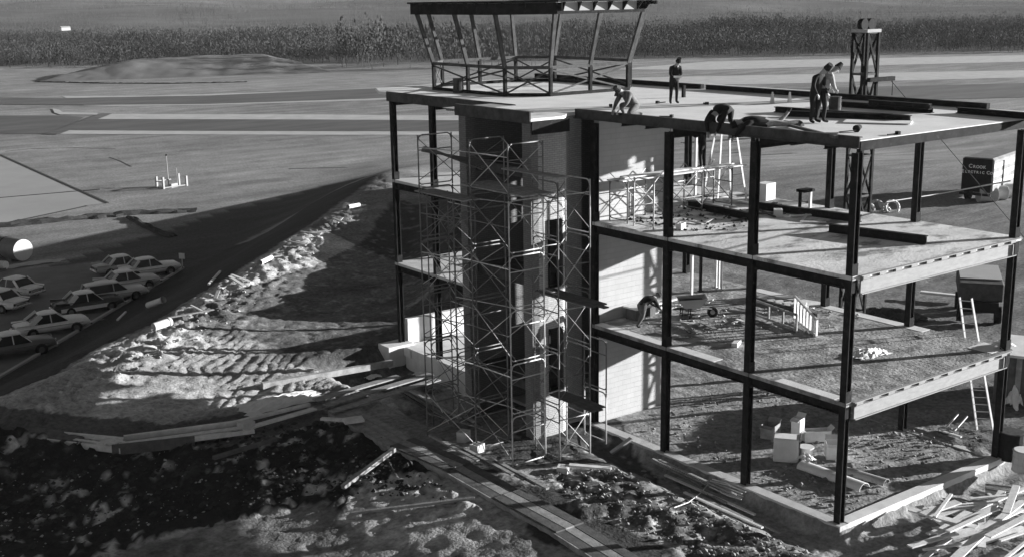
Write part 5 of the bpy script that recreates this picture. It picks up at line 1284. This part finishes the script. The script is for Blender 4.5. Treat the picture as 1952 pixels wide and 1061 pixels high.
# kneeling man near the cab
JK = dict(pelvis=(-.12, 0, .38), waist=(.02, 0, .50), chest=(.22, 0, .66), neck=(.38, 0, .76), head=(.48, 0, .80), crown=(.56, 0, .86), shL=(.24, .19, .70), shR=(.24, -.19, .70), elL=(.40, .26, .44), elR=(.42, -.22, .42), wrL=(.60, .16, .24), wrR=(.62, -.10, .22),
          hipL=(-.10, .11, .34), hipR=(-.10, -.11, .34), knL=(.28, .18, .12), knR=(.30, -.16, .36), anL=(-.16, .17, .08), anR=(.14, -.17, .08), toeL=(-.30, .17, .06), toeR=(.32, -.18, .05), face=(.8, 0, -.6))
p = rp(1203, 222); person(p, camd(p)-.85, JK, 'kneeling worker in a pale jacket at the roof edge below the control cab', M['cloth'], M['cloth'], 'hat', 1.12, coat=1.25, hatm=M['steel_grey'])
# two men lying at the roof edge and reaching over it
JC = dict(pelvis=(-.35, 0, .42), waist=(-.20, 0, .48), chest=(.08, 0, .42), neck=(.26, 0, .36), head=(.38, 0, .27), crown=(.47, 0, .22), shL=(.08, .20, .40), shR=(.08, -.20, .40), elL=(.34, .26, .10), elR=(.34, -.26, .12), wrL=(.42, .16, -.16), wrR=(.42, -.14, -.18),
          hipL=(-.34, .11, .38), hipR=(-.34, -.11, .38), knL=(-.16, .22, .09), knR=(-.16, -.22, .09), anL=(-.58, .20, .08), anR=(-.58, -.20, .08), toeL=(-.70, .22, .05), toeR=(-.70, -.22, .05), face=(.4, 0, -.9))
p = G(1333, 243, Z3+.002); p.x = -.10+.30; person(p, R(188), JC, 'worker in black crouching at the roof edge, left of the lying man', M['black'], M['black'], 'cap', 1.1, coat=1.35)
JP = dict(pelvis=(-.75, 0, .14), waist=(-.5, 0, .16), chest=(-.18, 0, .20), neck=(.04, 0, .20), head=(.18, 0, .14), crown=(.27, 0, .10), shL=(-.16, .20, .20), shR=(-.16, -.20, .20), elL=(.12, .28, .02), elR=(.12, -.26, .04), wrL=(.30, .18, -.22), wrR=(.30, -.16, -.20),
          hipL=(-.80, .11, .13), hipR=(-.80, -.11, .13), knL=(-1.20, .16, .10), knR=(-1.15, -.22, .12), anL=(-1.58, .12, .16), anR=(-1.42, -.26, .40), toeL=(-1.72, .15, .10), toeR=(-1.50, -.27, .52), face=(.3, 0, -.95))
p = G(1392, 247, Z3+.002); p.x = .0+.05; person(p, R(150), JP, 'worker lying flat on the roof with his head over the edge and a foot raised', M['black'], M['cloth_light'], 'cap', 1.08, coat=1.45)
# bending man on the middle floor
JB = dict(pelvis=(-.12, 0, .80), waist=(.05, 0, .92), chest=(.32, 0, .98), neck=(.48, 0, 1.02), head=(.62, 0, 1.04), crown=(.71, 0, 1.07), shL=(.34, .19, .98), shR=(.34, -.19, .98), elL=(.50, .26, .74), elR=(.48, -.24, .72), wrL=(.72, .16, .58), wrR=(.68, -.12, .56),
          hipL=(-.12, .10, .76), hipR=(-.12, -.10, .76), knL=(.04, .16, .42), knR=(-.14, -.16, .42), anL=(-.10, .16, .075), anR=(-.42, -.16, .09), toeL=(.10, .18, .045), toeR=(-.26, -.18, .04), face=(.8, 0, -.6))
p = Vector((1.15, 9.9, Z1)); person(p, R(-6), JB, 'worker in black bending over the mortar board on the middle floor', M['black'], M['cloth'], None, 1.0, coat=1.15)
p = Vector((4.75, 10.62, Z2+1.545)); person(p, R(100), stand(.1, ((.2, .25, 1.3), (.42, .2, 1.4)), None), 'worker in black half hidden behind a column on the masons platform', M['black'], M['black'], 'cap', .9)
p = Vector((-.5, 14.2, 5.852)); person(p, R(170), stand(.1, head=.3), 'dark figure standing inside the stair opening on the middle landing', M['black'], M['black'], 'cap', .98)
# distant white building and road on the far side
t = empty('farm_building', G(128, 70, ZF)*1.0, 0, 'tiny white farm building in the far woods at the left', 'building')
b_ = CL+(G(128, 92, ZF)-CL)*1.0
t.location = (b_.x, b_.y, 2.0); t.scale = (.45, .45, .45); MB().box(-5, 5, -3, 3, 0, 3.2).build('wall', wt, t); MB().add([(-5.4, -3.4, 3.2), (5.4, -3.4, 3.2), (5.4, 3.4, 3.2), (-5.4, 3.4, 3.2), (-5.4, 0, 4.8), (5.4, 0, 4.8)], [(0, 1, 5, 4), (2, 3, 4, 5), (0, 4, 3), (1, 2, 5), (0, 3, 2, 1)]).build('roof', M['cargrey'], t)

# ------------------------------------------------------------------ the air between here and the hills
hzm = bpy.data.materials.new('haze_air'); hzm.use_nodes = True
hn = hzm.node_tree; hn.nodes.remove(hn.nodes['Principled BSDF'])
pv = hn.nodes.new('ShaderNodeVolumePrincipled'); pv.inputs['Color'].default_value = g3(.9); pv.inputs['Density'].default_value = HAZE
hn.links.new(pv.outputs[0], hn.nodes['Material Output'].inputs['Volume'])
hb_ = MB().box(-1500, 4500, -1500, 4500, -12, 110).build('haze', hzm); hb_['kind'] = 'stuff'; hb_['label'] = 'thin winter haze over the airfield'
